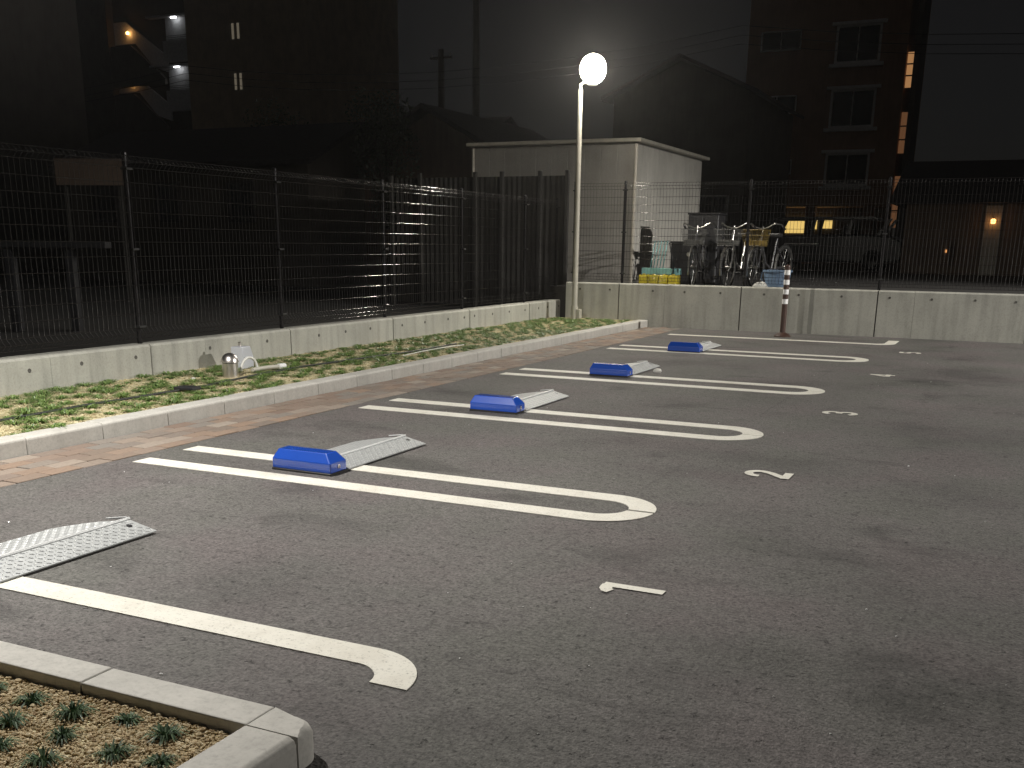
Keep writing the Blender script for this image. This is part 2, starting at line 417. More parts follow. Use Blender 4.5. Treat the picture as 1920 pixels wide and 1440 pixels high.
def granules(name, n, area, size, zfun, mat, seed, weight=None):
    rr = random.Random(seed); mb = MB()
    ico = [(0, 0, 1), (.894, 0, .447), (.276, .851, .447), (-.724, .526, .447), (-.724, -.526, .447), (.276, -.851, .447), (.724, .526, -.447), (-.276, .851, -.447), (-.894, 0, -.447), (-.276, -.851, -.447), (.724, -.526, -.447), (0, 0, -1)]
    fs = [(0, 1, 2), (0, 2, 3), (0, 3, 4), (0, 4, 5), (0, 5, 1), (1, 6, 2), (2, 7, 3), (3, 8, 4), (4, 9, 5), (5, 10, 1), (6, 7, 2), (7, 8, 3), (8, 9, 4), (9, 10, 5), (10, 6, 1), (11, 7, 6), (11, 8, 7), (11, 9, 8), (11, 10, 9), (11, 6, 10)]
    for _ in range(n):
        x = rr.uniform(area[0], area[1]); t = rr.random()
        if weight: t = t**weight
        y = area[2]+(area[3]-area[2])*t
        s = rr.uniform(*size)*(1 if rr.random() < .93 else 1.8); a = rr.uniform(0, 6.28); ca, sa = math.cos(a), math.sin(a)
        ex, ey, ez = s*rr.uniform(.8, 1.3), s*rr.uniform(.7, 1.1), s*rr.uniform(.55, .9)
        z = zfun(x, y, rr)
        mb.add([(x+(p[0]*ex*ca-p[1]*ey*sa)*rr.uniform(.8, 1.15), y+(p[0]*ex*sa+p[1]*ey*ca)*rr.uniform(.8, 1.15), z+p[2]*ez) for p in ico], fs)
    me = bpy.data.meshes.new(name); me.from_pydata(mb.v, [], mb.f); me.materials.append(mat)
    return tag(link(name, me), kind='stuff')
tag(granules('island_gravel', 26000, (-2.75, -1.558, 1.15, 1.786), (.0024, .0052), lambda x, y, r: .057+r.uniform(0, .007)+.004*math.sin(9*x)*math.sin(11*y), M['gravel'], 3),
    'brown granular soil filling the near planting bed', 'gravel')
tag(granules('planter_gravel', 16000, (WALLX+.01, -5.24, 3.6, WALLY-.05), (.004, .010), lambda x, y, r: .084+r.uniform(0, .005), M['gravel_pale'], 4, 1.5),
    'pale brown granular soil between the grass tufts of the long planter', 'gravel')

# ------------------------------------------------------------------ concrete walls
def wall(name, label, panels, face, top, thick, axis, holes, along0, hole_z):
    """panels: list of (a,b) along the wall; holes: positions along"""
    root = empty(name, along0, label=label, cat='wall')
    # a joint in brackets is a narrow formwork line, the others are open joints
    jv = lambda j: j[0] if isinstance(j, tuple) else j
    jg = lambda j: .0016 if isinstance(j, tuple) else .009
    for ja, jb in zip(panels, panels[1:]):
        a = jv(ja)+jg(ja); b_ = jv(jb)-jg(jb)
        c = .018
        prof = [(0, -.3), (0, top-c), (-c, top), (-thick+c, top), (-thick, top-c), (-thick, -.3)]
        q = MB()
        if axis == 'y': q.prism(prof, 'y', a, b_)
        else: q.prism([(-p[0], p[1]) for p in prof], 'x', a, b_)
        q.build('wall_panel', M['wall'], root)
    # recessed core seen in the joints
    q = MB(); L0, L1 = panels[0]+.02, panels[-1]-.02
    if axis == 'y': q.box(-thick+.03, -.03, L0, L1, -.3, top-.03)
    else: q.box(L0, L1, .03, thick-.03, -.3, top-.03)
    q.build('joint_core', M['hole'], root)
    hm = MB(); n = 12
    if axis == 'y':
        ring = lambda r, d: [(d, r*math.cos(2*math.pi*k/n), r*math.sin(2*math.pi*k/n)) for k in range(n)]
    else:
        ring = lambda r, d: [(r*math.cos(2*math.pi*k/n), -d, r*math.sin(2*math.pi*k/n)) for k in range(n)]
    vs = ring(.017, .0005)+ring(.0135, .004)+ring(.010, .001)
    hm.add(vs, [(i*n+k, i*n+(k+1) % n, (i+1)*n+(k+1) % n, (i+1)*n+k) for i in range(2) for k in range(n)]+[tuple(2*n+k for k in range(n))])
    hme = hm.mesh('tie_hole', M['hole'])
    for h in holes:
        z = hole_z+rnd.uniform(-.004, .004)
        link('tie_hole', hme, root, (0, h, z) if axis == 'y' else (h, 0, z))
    return root
LJ = [2.9, 4.85, (5.75,), 6.81, (7.49,), 8.765, 10.747, 12.712, 14.664, (15.676,), 16.1]
lw = wall('low_retaining_wall', 'low grey concrete wall behind the grass strip under the left fence', LJ, WALLX, .35, .20, 'y',
          [5.55, 6.05, 6.63, 7.55, 8.38, 9.25, 9.75, 10.25, 10.95, 11.5, 12.1, 12.55, 12.85, 13.4, 13.95, 14.5, 15.0, 15.35, 15.8], (WALLX, 0, 0), .255)
FJ = [-6.50, -5.60, (-4.86,), -3.69, (-2.98,), -1.76, (-1.27,), .17, 2.1, 4.0, 6.0, 8.0]
fwall = wall('back_retaining_wall', 'tall grey concrete wall along the back of the parking lot', FJ, WALLY, .64, .20, 'x',
             [-6.25, -5.75, -5.05, -4.55, -4.0, -3.35, -2.85, -2.25, -1.6, -1.05, -.5, 0.0, .6, 1.2], (0, WALLY, 0), .54)

# ------------------------------------------------------------------ mesh fences
def fence(name, label, posts, top, z0, axis, loc):
    root = empty(name, loc, label=label, cat='fence')
    def P(a, off, z): return (off, a, z) if axis == 'y' else (a, -off, z)
    h0, h1 = z0+.045, top-.01
    pm = MB(); pm.tube([(0, 0, z0-.02), (0, 0, top+.005)], .021, 14); pm.lathe([(.0225, 0), (.0225, .012), (.012, .022), (.002, .025)], 14, (0, 0, top+.004))
    pme = pm.mesh('post', M['fence_post'])
    cm = MB(); cm.box(-.035, .035, -.012, .034, -.009, .009) if axis == 'x' else cm.box(-.034, .034, -.035, .035, -.009, .009)
    cme = cm.mesh('clamp', M['clamp'], bevel=.002)
    for i, a in enumerate(posts):
        po = link('post', pme, root, P(a, -.028, 0))
        for z in (h0+.10, (h0+h1)/2, h1-.10):
            link('clamp', cme, po, P(0, .018, z))
    fold = .045
    prof = [(0, h0), (fold, h0+.045), (0, h0+.09), (0, h1-.09), (fold, h1-.045), (0, h1)]
    for a, b_ in zip(posts, posts[1:]):
        q = MB(); L = b_-a; n = max(2, int(round((L-.03)/.05)))
        for k in range(n+1):
            t = a+.015+(L-.03)*k/n
            q.tube([P(t, o_, z) for o_, z in prof], .0021, 6, False)
        nv = len(q.f)
        zz = [h0+.09+(h1-h0-.18)*k/11 for k in range(12)]
        for o_, z in [(0, z) for z in zz]+[(0, h0), (fold, h0+.045), (fold, h1-.045), (0, h1)]:
            q.tube([P(a+.008, o_+.0035, z), P(a+L*.33, o_+.0035, z), P(b_-.008, o_+.0035, z)], .0026, 8, True)
        me = bpy.data.meshes.new('wire_mesh'); me.from_pydata(q.v, [], q.f); me.polygons.foreach_set('use_smooth', q.sm); me.materials.append(M['fence']); me.materials.append(M['fence_vert'])
        me.polygons.foreach_set('material_index', [1]*nv+[0]*(len(q.f)-nv))
        link('wire_mesh', me, root)
    return root
fence('side_fence', 'dark wire mesh fence standing on the low wall beside the grass strip',
      [.92, 2.89, 4.85, 6.82, 8.79, 10.77, 12.72, 14.73, 15.95], 1.885, .35, 'y', (WALLX-.10, 0, 0))
fence('back_fence', 'dark wire mesh fence standing on the tall wall at the back',
      [-6.42, -5.60, -3.68, -1.77, .15, 2.07, 4.0, 5.9, 7.8], 2.125, .64, 'x', (0, WALLY+.10, 0))

# ------------------------------------------------------------------ pole lamps
GLOBE_MAT = {k: emit('lamp_glow_'+k, (1.0, .93, .80), v) for k, v in GLOBE_STRENGTH.items()}
FACE = {'far': (.42, -.86, -.28), 'near': (.6, .6, -.5), 'street': (-.9, 0, -.4)}
def lamp_post(kind, loc, height, rz, label, arm=.19):
    root = empty('lamp_post', loc, rz, label=label, cat='street lamp', group='pole lamps lighting the lot')
    q = MB(); q.tube([(0, 0, -.1), (0, 0, height*.5), (0, 0, height-.26)], .044, 20, r1=.036)
    q.tube([(0, 0, height-.28), (0, 0, height-.20), (arm*.35, 0, height-.17), (arm*.8, 0, height-.165)], .022, 12)
    q.build('pole', M['galv'], root)
    q = MB(); q.tube([(0, 0, -.05), (0, 0, .20)], .056, 20); q.build('base_sleeve', M['galv'], root)
    q = MB(); q.box(.046, .105, -.045, .045, .02, .16); q.build('cable_box', M['galv'], root, bevel=.006)
    q = MB(); q.lathe([(.02, -.22), (.07, -.215), (.085, -.185), (.085, -.165)], 20, (arm, 0, height)); q.build('lamp_holder', M['galv'], root)
    face = (Matrix.Rotation(-rz, 3, 'Z') @ Vector(FACE[kind])).normalized(); e1 = face.orthogonal().normalized(); e2 = face.cross(e1)
    cen = Vector((arm, 0, height))
    def shell(t0, t1, k_, nt_=9, n=24):
        q = MB(); vs = []
        for i in range(nt_+1):
            th = t0+(t1-t0)*i/nt_
            for j in range(n):
                ph = 2*math.pi*j/n; d_ = face*math.cos(th)+(e1*math.cos(ph)+e2*math.sin(ph))*math.sin(th)
                vs.append(cen+Vector((d_.x*.185*k_, d_.y*.185*k_, d_.z*.20*k_)))
        q.add(vs, [(i*n+j, i*n+(j+1) % n, (i+1)*n+(j+1) % n, (i+1)*n+j) for i in range(nt_) for j in range(n)], True)
        return q
    q = shell(.02, R(98), 1.0); q.build('lamp_globe', GLOBE_MAT[kind], root)
    q = shell(R(97), R(179), 1.05); q.build('reflector_shell', M['galv'], root)
    P_, aim, ang, bl_ = LAMP_SET[kind]
    if P_ == 0: return root
    ld = bpy.data.lights.new('lamp_light', 'SPOT'); ld.energy = P_; ld.color = LAMP_WARM; ld.shadow_soft_size = .10
    ld.spot_size = R(ang); ld.spot_blend = bl_
    lo = bpy.data.objects.new('lamp_light', ld); COL.objects.link(lo)
    c_ = Vector(loc)+Matrix.Rotation(rz, 3, 'Z') @ Vector((arm, 0, height-.33))
    lo.location = c_; lo.rotation_euler = Vector(aim).to_track_quat('-Z', 'Y').to_euler()
    if kind in ADDED_HOOD:
        rr_, dr_, side = ADDED_HOOD[kind]; zc = height-.33; ld.shadow_soft_size = .03
        q = MB(); n = 48; pts_ = [(arm+rr_*math.cos(2*math.pi*k/n), rr_*math.sin(2*math.pi*k/n)) for k in range(n)]
        vs = [(x, y, zc+.02) for x, y in pts_]+[(x, y, zc-dr_) for x, y in pts_]
        q.add(vs, [(k, (k+1) % n, n+(k+1) % n, n+k) for k in range(n)])
        if side: q.box(arm-.16, arm-.155, -.9, .9, zc-.21, zc+.02)
        q.build('added_hood', M['fence_post'], root)  # hood added to keep the beam off the shed, houses and neighbour plot
    return root
lamp_post('far', (-6.19, 15.30, .085), 3.58, 0, 'tall pale pole lamp glowing in the corner where both walls meet')
lamp_post('near', (-5.80, 3.35, .085), 3.72, 0, 'pale pole lamp with a long arm outside the left edge of the view', 1.2)
lamp_post('street', (8.6, 13.6, 0), 5.2, math.pi, 'taller pole lamp across the driveway outside the right edge of the view')

# ------------------------------------------------------------------ painted lines
ZL = .004
def flat(name, polys, parent, mat=None):
    q = MB()
    for p in polys:
        n = len(p); vs = [(x, y, ZL) for x, y in p]+[(x, y, .0005) for x, y in p]
        q.add(vs, [tuple(range(n))]); q.add(vs, [(i, n+i, n+(i+1) % n, (i+1) % n) for i in range(n)])
    return q.build(name, mat or M['line'], parent)
def quadstrip(path, w):
    """thick polyline as quads, path in xy"""
    P_ = [Vector(p) for p in path]; out = []; L = []; Rr = []
    for i, p in enumerate(P_):
        a = P_[max(i-1, 0)]; b_ = P_[min(i+1, len(P_)-1)]; t = (b_-a).normalized(); nn = Vector((-t.y, t.x))
        L.append(p+nn*w/2); Rr.append(p-nn*w/2)
    for i in range(len(P_)-1): out.append([tuple(Rr[i]), tuple(Rr[i+1]), tuple(L[i+1]), tuple(L[i])])
    return out
X0 = -4.415
def half_u(yc, sgn, xe, wo=.187, t=.132, x0=None, gapy=.004, full=True):
    """one half of a hairpin line: straight run and quarter arc, centre line y=yc"""
    ro, ri = wo, wo-t; xc = xe-ro
    if x0 is None: x0 = X0
    out = []
    n = 14; polys = []
    o_ = [(x0, yc+sgn*ro)]+[(xc-.6, yc+sgn*ro)]; i_ = [(x0, yc+sgn*ri), (xc-.6, yc+sgn*ri)]
    for k in range(n+1):
        a = R(90-90*k/n)
        yo = max(ro*math.sin(a), gapy); yi = max(ri*math.sin(a), gapy)
        o_.append((xc+ro*math.cos(a), yc+sgn*yo)); i_.append((xc+.004+ri*math.cos(a)+.0*k, yc+sgn*yi))
    for k in range(len(o_)-1):
        p = [i_[k], i_[k+1], o_[k+1], o_[k]]
        polys.append(p if sgn > 0 else p[::-1])
    return polys
marks = [(4.562, 'nearest'), (6.880, 'second'), (9.325, 'third'), (12.27, 'farthest')]
ends = [-1.415, -1.41, -1.405, -1.405]
words = ['hairpin parking line in front of the nearest blue wheel lock', 'hairpin parking line running under the second blue wheel lock',
         'hairpin parking line running under the third blue wheel lock', 'hairpin parking line running under the farthest blue wheel lock']
for (yc, w_), xe, lb in zip(marks, ends, words):
    root = empty('parking_line', (0, 0, 0), label='white painted '+lb, cat='road marking', group='hairpin lines between the bays')
    k = marks.index((yc, w_)); wo = (.270, .290, .295, .300)[k]
    for s_ in (-1, 1): flat('line_half', half_u(yc, s_, xe, wo=wo, t=(.135, .142, .145, .14)[k], gapy=(.011, .007, .004, .003)[k]), root)
near_line = flat('parking_line', half_u(2.305, 1, -1.415, wo=.235, t=.128, x0=-4.44), None)
tag(near_line, 'wide white half line ending in a hook beside the near kerb corner', 'road marking')
# last line at the back: straight with a short hooked end
pl = half_u(14.62, -1, -1.36, wo=.26, t=.135, x0=X0+.03, gapy=.02)
pl.append([(-1.36-.135, 14.601), (-1.36, 14.601), (-1.36, 15.08), (-1.36-.135, 15.08)])
tag(flat('parking_line', pl, None), 'thin white line before the back wall, its right end turned back', 'road marking')

def arc(cx_, cy_, r, a0, a1, n=10, ry=None):
    return [(cx_+r*math.cos(R(a0+(a1-a0)*k/n)), cy_+(ry or r)*math.sin(R(a0+(a1-a0)*k/n))) for k in range(n+1)]
# glyphs in their own upright frame: u to the right, v up, height 1, width about .7
GL = {
 1: [[(.17, .79), (.19, .86), (.26, .905), (.36, .92), (.44, .92)], [(.44, 1.0), (.44, 0)]],
 2: [arc(.33, .72, .25, 190, -15, 14)+[(.47, .48), (.12, .12), (.05, .065)], [(.0, .065), (.64, .065)]],
 3: [arc(.31, .745, .225, 165, -80, 12)+[(.25, .525)], [(.25, .525)]+arc(.31, .28, .25, 78, -160, 14)],
 4: [[(.48, 0), (.48, 1.0)], [(.50, .98), (.02, .32)], [(0, .27), (.68, .27)]],
 5: [[(.58, .94), (.14, .94)], [(.15, .97), (.10, .50)], [(.10, .53)]+arc(.30, .32, .26, 120, -150, 14)],
}
num_pos = {1: (-1.02, 3.355), 2: (-1.00, 5.61), 3: (-.985, 8.075), 4: (-.985, 10.79), 5: (-.955, 13.36)}
nl = {1: 'white painted number 1 on the asphalt nearest the camera', 2: 'white painted number 2 at the front of the second bay',
      3: 'white painted number 3 at the front of the third bay', 4: 'white painted number 4 on the asphalt between numbers 3 and 5',
      5: 'worn white painted number 5 nearest the back wall'}
for k in GL:
    bx, by = num_pos[k]; hgt = .232; wid = .245
    polys = []
    for st in GL[k]:
        # v up = -X, u right = +Y
        path = [(bx-v*hgt, by+u*wid) for u, v in st]
        polys += quadstrip(path, .047)
    q = MB()
    for i, p in enumerate(polys):
        z = ZL+i*.00004; q.add([(x, y, z) for x, y in p], [(0, 1, 2, 3)])
    o = q.build('bay_number', M['line']); tag(o, nl[k], 'road marking', 'painted bay numbers')

# ------------------------------------------------------------------ flap wheel locks
def make_lock():
    """origin: near right ground corner of the blue housing; housing reaches to -x, flap to +y"""
    root = empty('wheel_lock', (0, 0, 0))
    L, Wd, zl, zt, cxx, cyy = .388, .152, .064, .114, .043, .030
    def ringpts(ix, iy, z, c):
        x0, x1, y0, y1 = -L+ix*.55, -ix, iy, Wd-iy
        return [(x0+c, y0, z), (x1-c, y0, z), (x1, y0+c, z), (x1, y1-c, z), (x1-c, y1, z), (x0+c, y1, z), (x0, y1-c, z), (x0, y0+c, z)]
    lv = [ringpts(0, 0, .012, .004), ringpts(0, 0, zl, .004), ringpts(cxx, cyy, zt, .004)]
    q = MB(); vs = [v for l_ in lv for v in l_]
    q.add(vs, [(i*8+k, i*8+(k+1) % 8, (i+1)*8+(k+1) % 8, (i+1)*8+k) for i in range(2) for k in range(8)])
    q.add(vs, [tuple(16+k for k in range(8)), tuple(range(8))[::-1]])
    hs = q.build('housing', M['blue'], root, bevel=.0035, seg=2)
    q = MB(); q.lathe([(.011, 0), (.011, .003), (.007, .004), (.006, .001)], 14)
    me = q.mesh('key_cylinder', M['steel']); o = link('key_cylinder', me, hs, (.0, .078, .040)); o.rotation_euler = (0, R(90), 0)
    q = MB(); q.box(-L-.002, .003, -.005, Wd+.01, .0, .0115); q.build('base_plate', M['clamp'], root, bevel=.002)
    # flap: two leaves hinged on a raised ridge
    y0, y1 = Wd+.012, 1.015
    xr, zr = -.137, .050
    q = MB()
    th = .005
    a = [(.004, y0, .012), (.004, y1, .012), (xr+.006, y1-.018, zr-.002), (xr+.006, y0, zr-.002)]
    q.add(a+[(p[0], p[1], p[2]-th) for p in a], [(0, 1, 2, 3), (7, 6, 5, 4), (0, 4, 5, 1), (1, 5, 6, 2), (2, 6, 7, 3), (3, 7, 4, 0)])
    fr = q.build('flap_leaf', M['alu'], root)
    q = MB()
    def LP(t, y): return (xr-.008-t*.232, y, zr-.003-t*.022)
    out = [LP(0, y0), LP(0, y1-.03)]
    for k in range(9):
        s_ = k/8; out.append(LP(.12+.88*s_, y1-.05-.17*(s_**2.0)))
    out += [LP(1, y0)]
    n = len(out)
    q.add(out+[(p[0], p[1], p[2]-th) for p in out], [tuple(range(n)), tuple(range(2*n-1, n-1, -1))]+[(i, n+i, n+(i+1) % n, (i+1) % n) for i in range(n)])
    fl = q.build('flap_leaf', M['alu'], root)
    q = MB(); q.tube([(xr-.001, y0, zr+.001), (xr-.001, y1-.012, zr+.001)], .0075, 12); q.build('hinge_rod', M['alu_bright'], root)
    q = MB(); q.tube([(xr-.002, y1-.02, zr+.004), (xr-.02, y1-.01, zr+.003), (xr-.10, y1-.045, zr-.004)], .004, 8); q.build('lift_lever', M['alu_bright'], root)
    q = MB(); c = (-.085, y1-.065, .0385)
    q.add([(c[0]+.013*math.cos(2*math.pi*k/16), c[1]+.013*math.sin(2*math.pi*k/16), c[2]-.26*.013*math.cos(2*math.pi*k/16)) for k in range(16)], [tuple(range(16))])
    q.build('bolt_hole', M['black'], root)
    # raised tread bars, each with its own ridge
    def bar(mb, p, d, nrm, l, w, h):
        d = Vector(d).normalized(); nrm = Vector(nrm).normalized(); s_ = nrm.cross(d); p = Vector(p)
        vs = [p-d*l, p+s_*w, p+d*l, p-s_*w, p-d*l*.45+nrm*h, p+d*l*.45+nrm*h]
        mb.add(vs, [(0, 3, 4), (3, 5, 4), (3, 2, 5), (2, 1, 5), (1, 4, 5), (1, 0, 4)], False)
    def tread(ax, az, bx, bz, nx, name, par, ylim, bh=.0026):
        q = MB(); du = Vector((bx-ax, 0, bz-az)); nrm = Vector((0, 1, 0)).cross(du); 
        if nrm.z < 0: nrm = -nrm
        step = .0235; rows_ = int((y1-y0)/step)
        for j in range(rows_):
            for i in range(nx):
                u = (i+.5)/nx
                yy = y0+.012+j*step
                if yy > ylim(u)-.012: continue
                p = (ax+du.x*u, yy, az+du.z*u+.0004)
                if math.hypot(p[0]+.085, p[1]-(y1-.065)) < .02: continue
                s_ = 1 if (i+j) % 2 else -1
                d = du.normalized()*.72+Vector((0, 1, 0))*.72*s_
                bar(q, p, d, nrm, .0105, .0034, bh)
        me = bpy.data.meshes.new(name); me.from_pydata(q.v, [], q.f); me.materials.append(M['alu_bright'])
        o = link(name, me, par); o['kind'] = 'stuff'
    tread(.004, .012, xr+.006, zr-.002, 6, 'raised_tread', fr, lambda u: y1-.012*u)
    tread(xr-.008, zr-.003, xr-.24, zr-.025, 10, 'raised_tread', fl, lambda u: y1-.05-.17*(max(0, (u-.12)/.88)**2), .0011)
    return root
locks = [(-3.217, 4.517), (-3.235, 6.905), (-3.250, 9.42), (-3.285, 12.06), (-3.222, 2.215)]
lock_lab = ['glossy blue wheel lock box with silver tread flap, nearest whole one', 'glossy blue wheel lock marked 2, second in the row',
            'glossy blue wheel lock with ribbed silver flap beside a small white stone', 'smallest blue wheel lock, in front of the back wall',
            'wheel lock cut off at the left edge, only its silver tread flap showing']
proto = make_lock()
for i, ((x, y), lb) in enumerate(zip(locks, lock_lab)):
    o = proto if i == 0 else copy_tree(proto)
    o.location = (x, y, .001)
    tag(o, lb, 'wheel lock', 'flap wheel locks in the bays')
    if i == 1:
        q = MB()
        for j, st in enumerate(GL[2]):
            for p in quadstrip([(u*.03, v*.038) for u, v in st], .006):
                q.add([(.0012, a+.06, b_+.018) for a, b_ in p], [(0, 1, 2, 3)])
        q.build('number_mark', M['black'], o)

# ------------------------------------------------------------------ bollard
bo = empty('flexible_bollard', (-2.90, 14.95, 0), label='brown post with white reflective bands in front of the back wall', cat='bollard')
q = MB(); q.lathe([(.115, 0), (.115, .012), (.09, .035), (.05, .055), (.045, .06)], 24); q.build('base', M['brown'], bo)
q = MB(); q.tube([(0, 0, .05), (0, 0, .95)], .038, 20); q.lathe([(.038, .95), (.034, .965), (.015, .975), (.002, .977)], 20); q.build('shaft', M['brown'], bo)
for z in (.885, .755, .625, .495):
    q = MB(); q.tube([(0, 0, z-.065+.02), (0, 0, z+.02)], .0395, 20); q.build('reflective_band', M['white_band'], bo)

# ------------------------------------------------------------------ grass tufts
def tuft_mesh(name, mat, nb, rad, hgt, seed, w=.004, seg=3):
    rr = random.Random(seed); vs = []; fs = []
    for _ in range(nb):
        a = rr.uniform(0, 2*math.pi); r = rad*rr.random()**.6*.35; lean = rad*rr.uniform(.35, 1.0); h = hgt*rr.uniform(.55, 1.0)
        bx, by = r*math.cos(a+rr.uniform(-1, 1)), r*math.sin(a+rr.uniform(-1, 1)); tx, ty = -math.sin(a), math.cos(a)
        o = len(vs)
        for k in range(seg+1):
            t = k/seg; px = bx+math.cos(a)*lean*t**1.4; py = by+math.sin(a)*lean*t**1.4; pz = h*(1-(1-t)**2)*(1 if t < .7 else 1-.55*(t-.7)/.3)
            ww = w*(1-.75*t)
            vs += [(px-tx*ww, py-ty*ww, pz), (px+tx*ww, py+ty*ww, pz)]
        for k in range(seg): fs.append((o+2*k, o+2*k+1, o+2*k+3, o+2*k+2))
    return vs, fs
near_t = [(-2.117, 1.583, 1.0), (-2.171, 1.693, .95), (-2.017, 1.691, 1.1), (-1.943, 1.591, .9), (-1.869, 1.722, .8), (-1.723, 1.701, 1.05),
          (-1.763, 1.576, 1.0), (-2.033, 1.484, .9), (-1.885, 1.480, 1.0), (-1.640, 1.592, .85), (-2.325, 1.703, .9)]
nlab = ['round tuft at the left edge of the near bed', 'tuft nearest the inner kerb face on the left',
        'largest leafy tuft below the kerb stone joint', 'small tuft in the middle of the near bed', 'small sparse tuft between two fuller ones',
        'dense dark tuft closest to the rounded kerb corner', 'wide tuft left of the side kerb in the near bed',
        'tuft cut by the left edge low in the near bed', 'tuft cut by the lower edge of the picture', 'pale tuft touching the side kerb at the lower edge',
        'tiny tuft showing at the left edge under the long kerb']
for i, ((x, y, s_), lb) in enumerate(zip(near_t, nlab)):
    v_, f_ = tuft_mesh('grass_tuft', None, int(85*s_), .046*s_, .030*s_, 100+i, .0034, 3)
    me = bpy.data.meshes.new('grass_tuft'); me.from_pydata(v_, [], f_); me.materials.append(M['leaf_near'])
    tag(link('grass_tuft', me, None, (x, y, .058)), 'dark green dwarf grass '+lb, 'grass tuft', 'dwarf grass tufts in the near bed')
AV = []; AF = []
rr = random.Random(11)
var = [tuft_mesh('t', None, 75, .105, .036, 300+k, .0036, 2) for k in range(6)]
yy = 3.3; row = 0
while yy < WALLY-.06:
    for i in range(9):
        x = -6.59+i*.168+(row % 2)*.07+rr.uniform(-.045, .045); y = yy+rr.uniform(-.05, .05)
        if x > -5.27 or rr.random() < .10: continue
        if abs(x+6.03) < .11 and abs(y-7.1) < .12: continue
        s_ = rr.uniform(.6, 1.25); a = rr.uniform(0, 6.28); ca, sa = math.cos(a), math.sin(a)
        v_, f_ = var[rr.randrange(6)]; o = len(AV)
        AV += [(x+(p[0]*ca-p[1]*sa)*s_, y+(p[0]*sa+p[1]*ca)*s_, .084+p[2]*s_) for p in v_]
        AF += [tuple(k+o for k in f) for f in f_]
    yy += .15; row += 1
me = bpy.data.meshes.new('planter_grass'); me.from_pydata(AV, [], AF); me.materials.append(M['leaf'])
tag(link('planter_grass', me), 'bright green dwarf grass tufts covering the long planter strip', 'grass', kind='stuff')

# ------------------------------------------------------------------ things in the long planter
pump = empty('water_standpipe', (-6.03, 7.06, .085), label='short stainless steel standpipe with a domed lid in the grass', cat='standpipe')
q = MB(); q.lathe([(.066, -.02), (.066, .118)], 28); q.build('body', M['steel'], pump)
q = MB(); q.lathe([(.074, .124), (.074, .132), (.070, .150), (.061, .172), (.043, .192), (.018, .203), (.002, .205)], 24); q.build('lid', M['steel'], pump)
q = MB(); q.lathe([(.060, .117), (.060, .125)], 24); q.build('collar', M['black'], pump)
bx = empty('plastic_meter_box', (-6.36, 7.62, .085), R(8), label='cloudy plastic box with slanted side standing against the low wall', cat='box')
q = MB(); q.prism([(-.09, 0), (.10, 0), (.10, .10), (.05, .20), (-.09, .20)], 'x', -.06, .06); q.build('shell', M['clear'], bx, bevel=.008, seg=2)
q = MB(); q.tube([(.0, -.03, .198), (.0, -.03, .225)], .012, 12); q.lathe([(.016, .222), (.016, .236), (.004, .242)], 12, (0, -.03, 0)); q.build('cap', M['steel'], bx)
hz = empty('white_pipe_coil', (-6.05, 7.3, .085), label='white hose bent in a loop between standpipe and plastic box', cat='hose')
q = MB(); pth = []
for k in range(15):
    a = R(180-200*k/14); pth.append((-.03+.02*k/14, .04+.10*math.cos(a)+.02, .02+.105*max(0, math.sin(a))+.01))
q.tube(pth, .012, 10); q.build('loop', M['hose_white'], hz)
q = MB(); q.tube([(.02, .05, .03), (.04, .22, .035), (.06, .40, .03)], .019, 12); q.build('pipe', M['galv'], hz)
q = MB(); q.tube([(.058, .37, .031), (.066, .45, .029)], .026, 12); q.build('fitting', M['white_band'], hz)
q = MB(); q.tube([(-5.60, 3.3, .101), (-5.70, 4.4, .106), (-5.76, 5.2, .102), (-5.72, 5.8, .106), (-5.74, 6.4, .102), (-5.83, 7.2, .106), (-5.88, 7.9, .102), (-5.80, 8.6, .106), (-5.72, 9.6, .101), (-5.74, 10.6, .104)], .009, 8)
tag(q.build('irrigation_hose', M['hose_black']), 'thin black irrigation hose lying through the grass strip', 'hose')
q = MB(); q.tube([(-5.60, 9.2, .100), (-5.61, 9.6, .108), (-5.63, 10.2, .106), (-5.64, 10.6, .096)], .005, 8)
tag(q.build('pale_rod', M['hose_white']), 'thin white rod lying in the grass halfway along the kerb', 'rod')
q = MB(); q.prism([(0, 0), (.16, -.02), (.20, .06), (.12, .12), (.02, .10)], 'z', .0, .022)
tag(q.build('dark_cover', M['dark'], None, (-5.78, 6.10, .104), R(20), bevel=.004), 'small dark flat cover half hidden in the grass', 'cover')
for i, (x, y, z, s_, lb) in enumerate(((-3.135, 9.99, .012, .045, 'small white stone on the hairpin line by the third lock'), (-6.14, 6.72, .098, .022, 'pale pebble in the grass left of the standpipe'))):
    q = MB(); r3 = random.Random(20+i); pr = []
    for a in range(6):
        for b_ in range(10):
            th, ph = math.pi*(a+.5)/6, 2*math.pi*b_/10; k = s_*r3.uniform(.85, 1.1)
            pr.append((k*math.sin(th)*math.cos(ph), k*.8*math.sin(th)*math.sin(ph), k*.6*math.cos(th)))
    q.add(pr, [(a*10+b_, a*10+(b_+1) % 10, (a+1)*10+(b_+1) % 10, (a+1)*10+b_) for a in range(5) for b_ in range(10)]+[tuple(range(10)), tuple(range(59, 49, -1))], True)
    tag(q.build('stone', M['stone'], None, (x, y, z)), lb, 'stone')
tag(granules('glints', 150, (-4.4, 1.5, 1.6, 13.0), (.0018, .0042), lambda x, y, r: .002, M['glints'], 9, 1.8), 'tiny pale grit made as chips on the asphalt', 'glints')

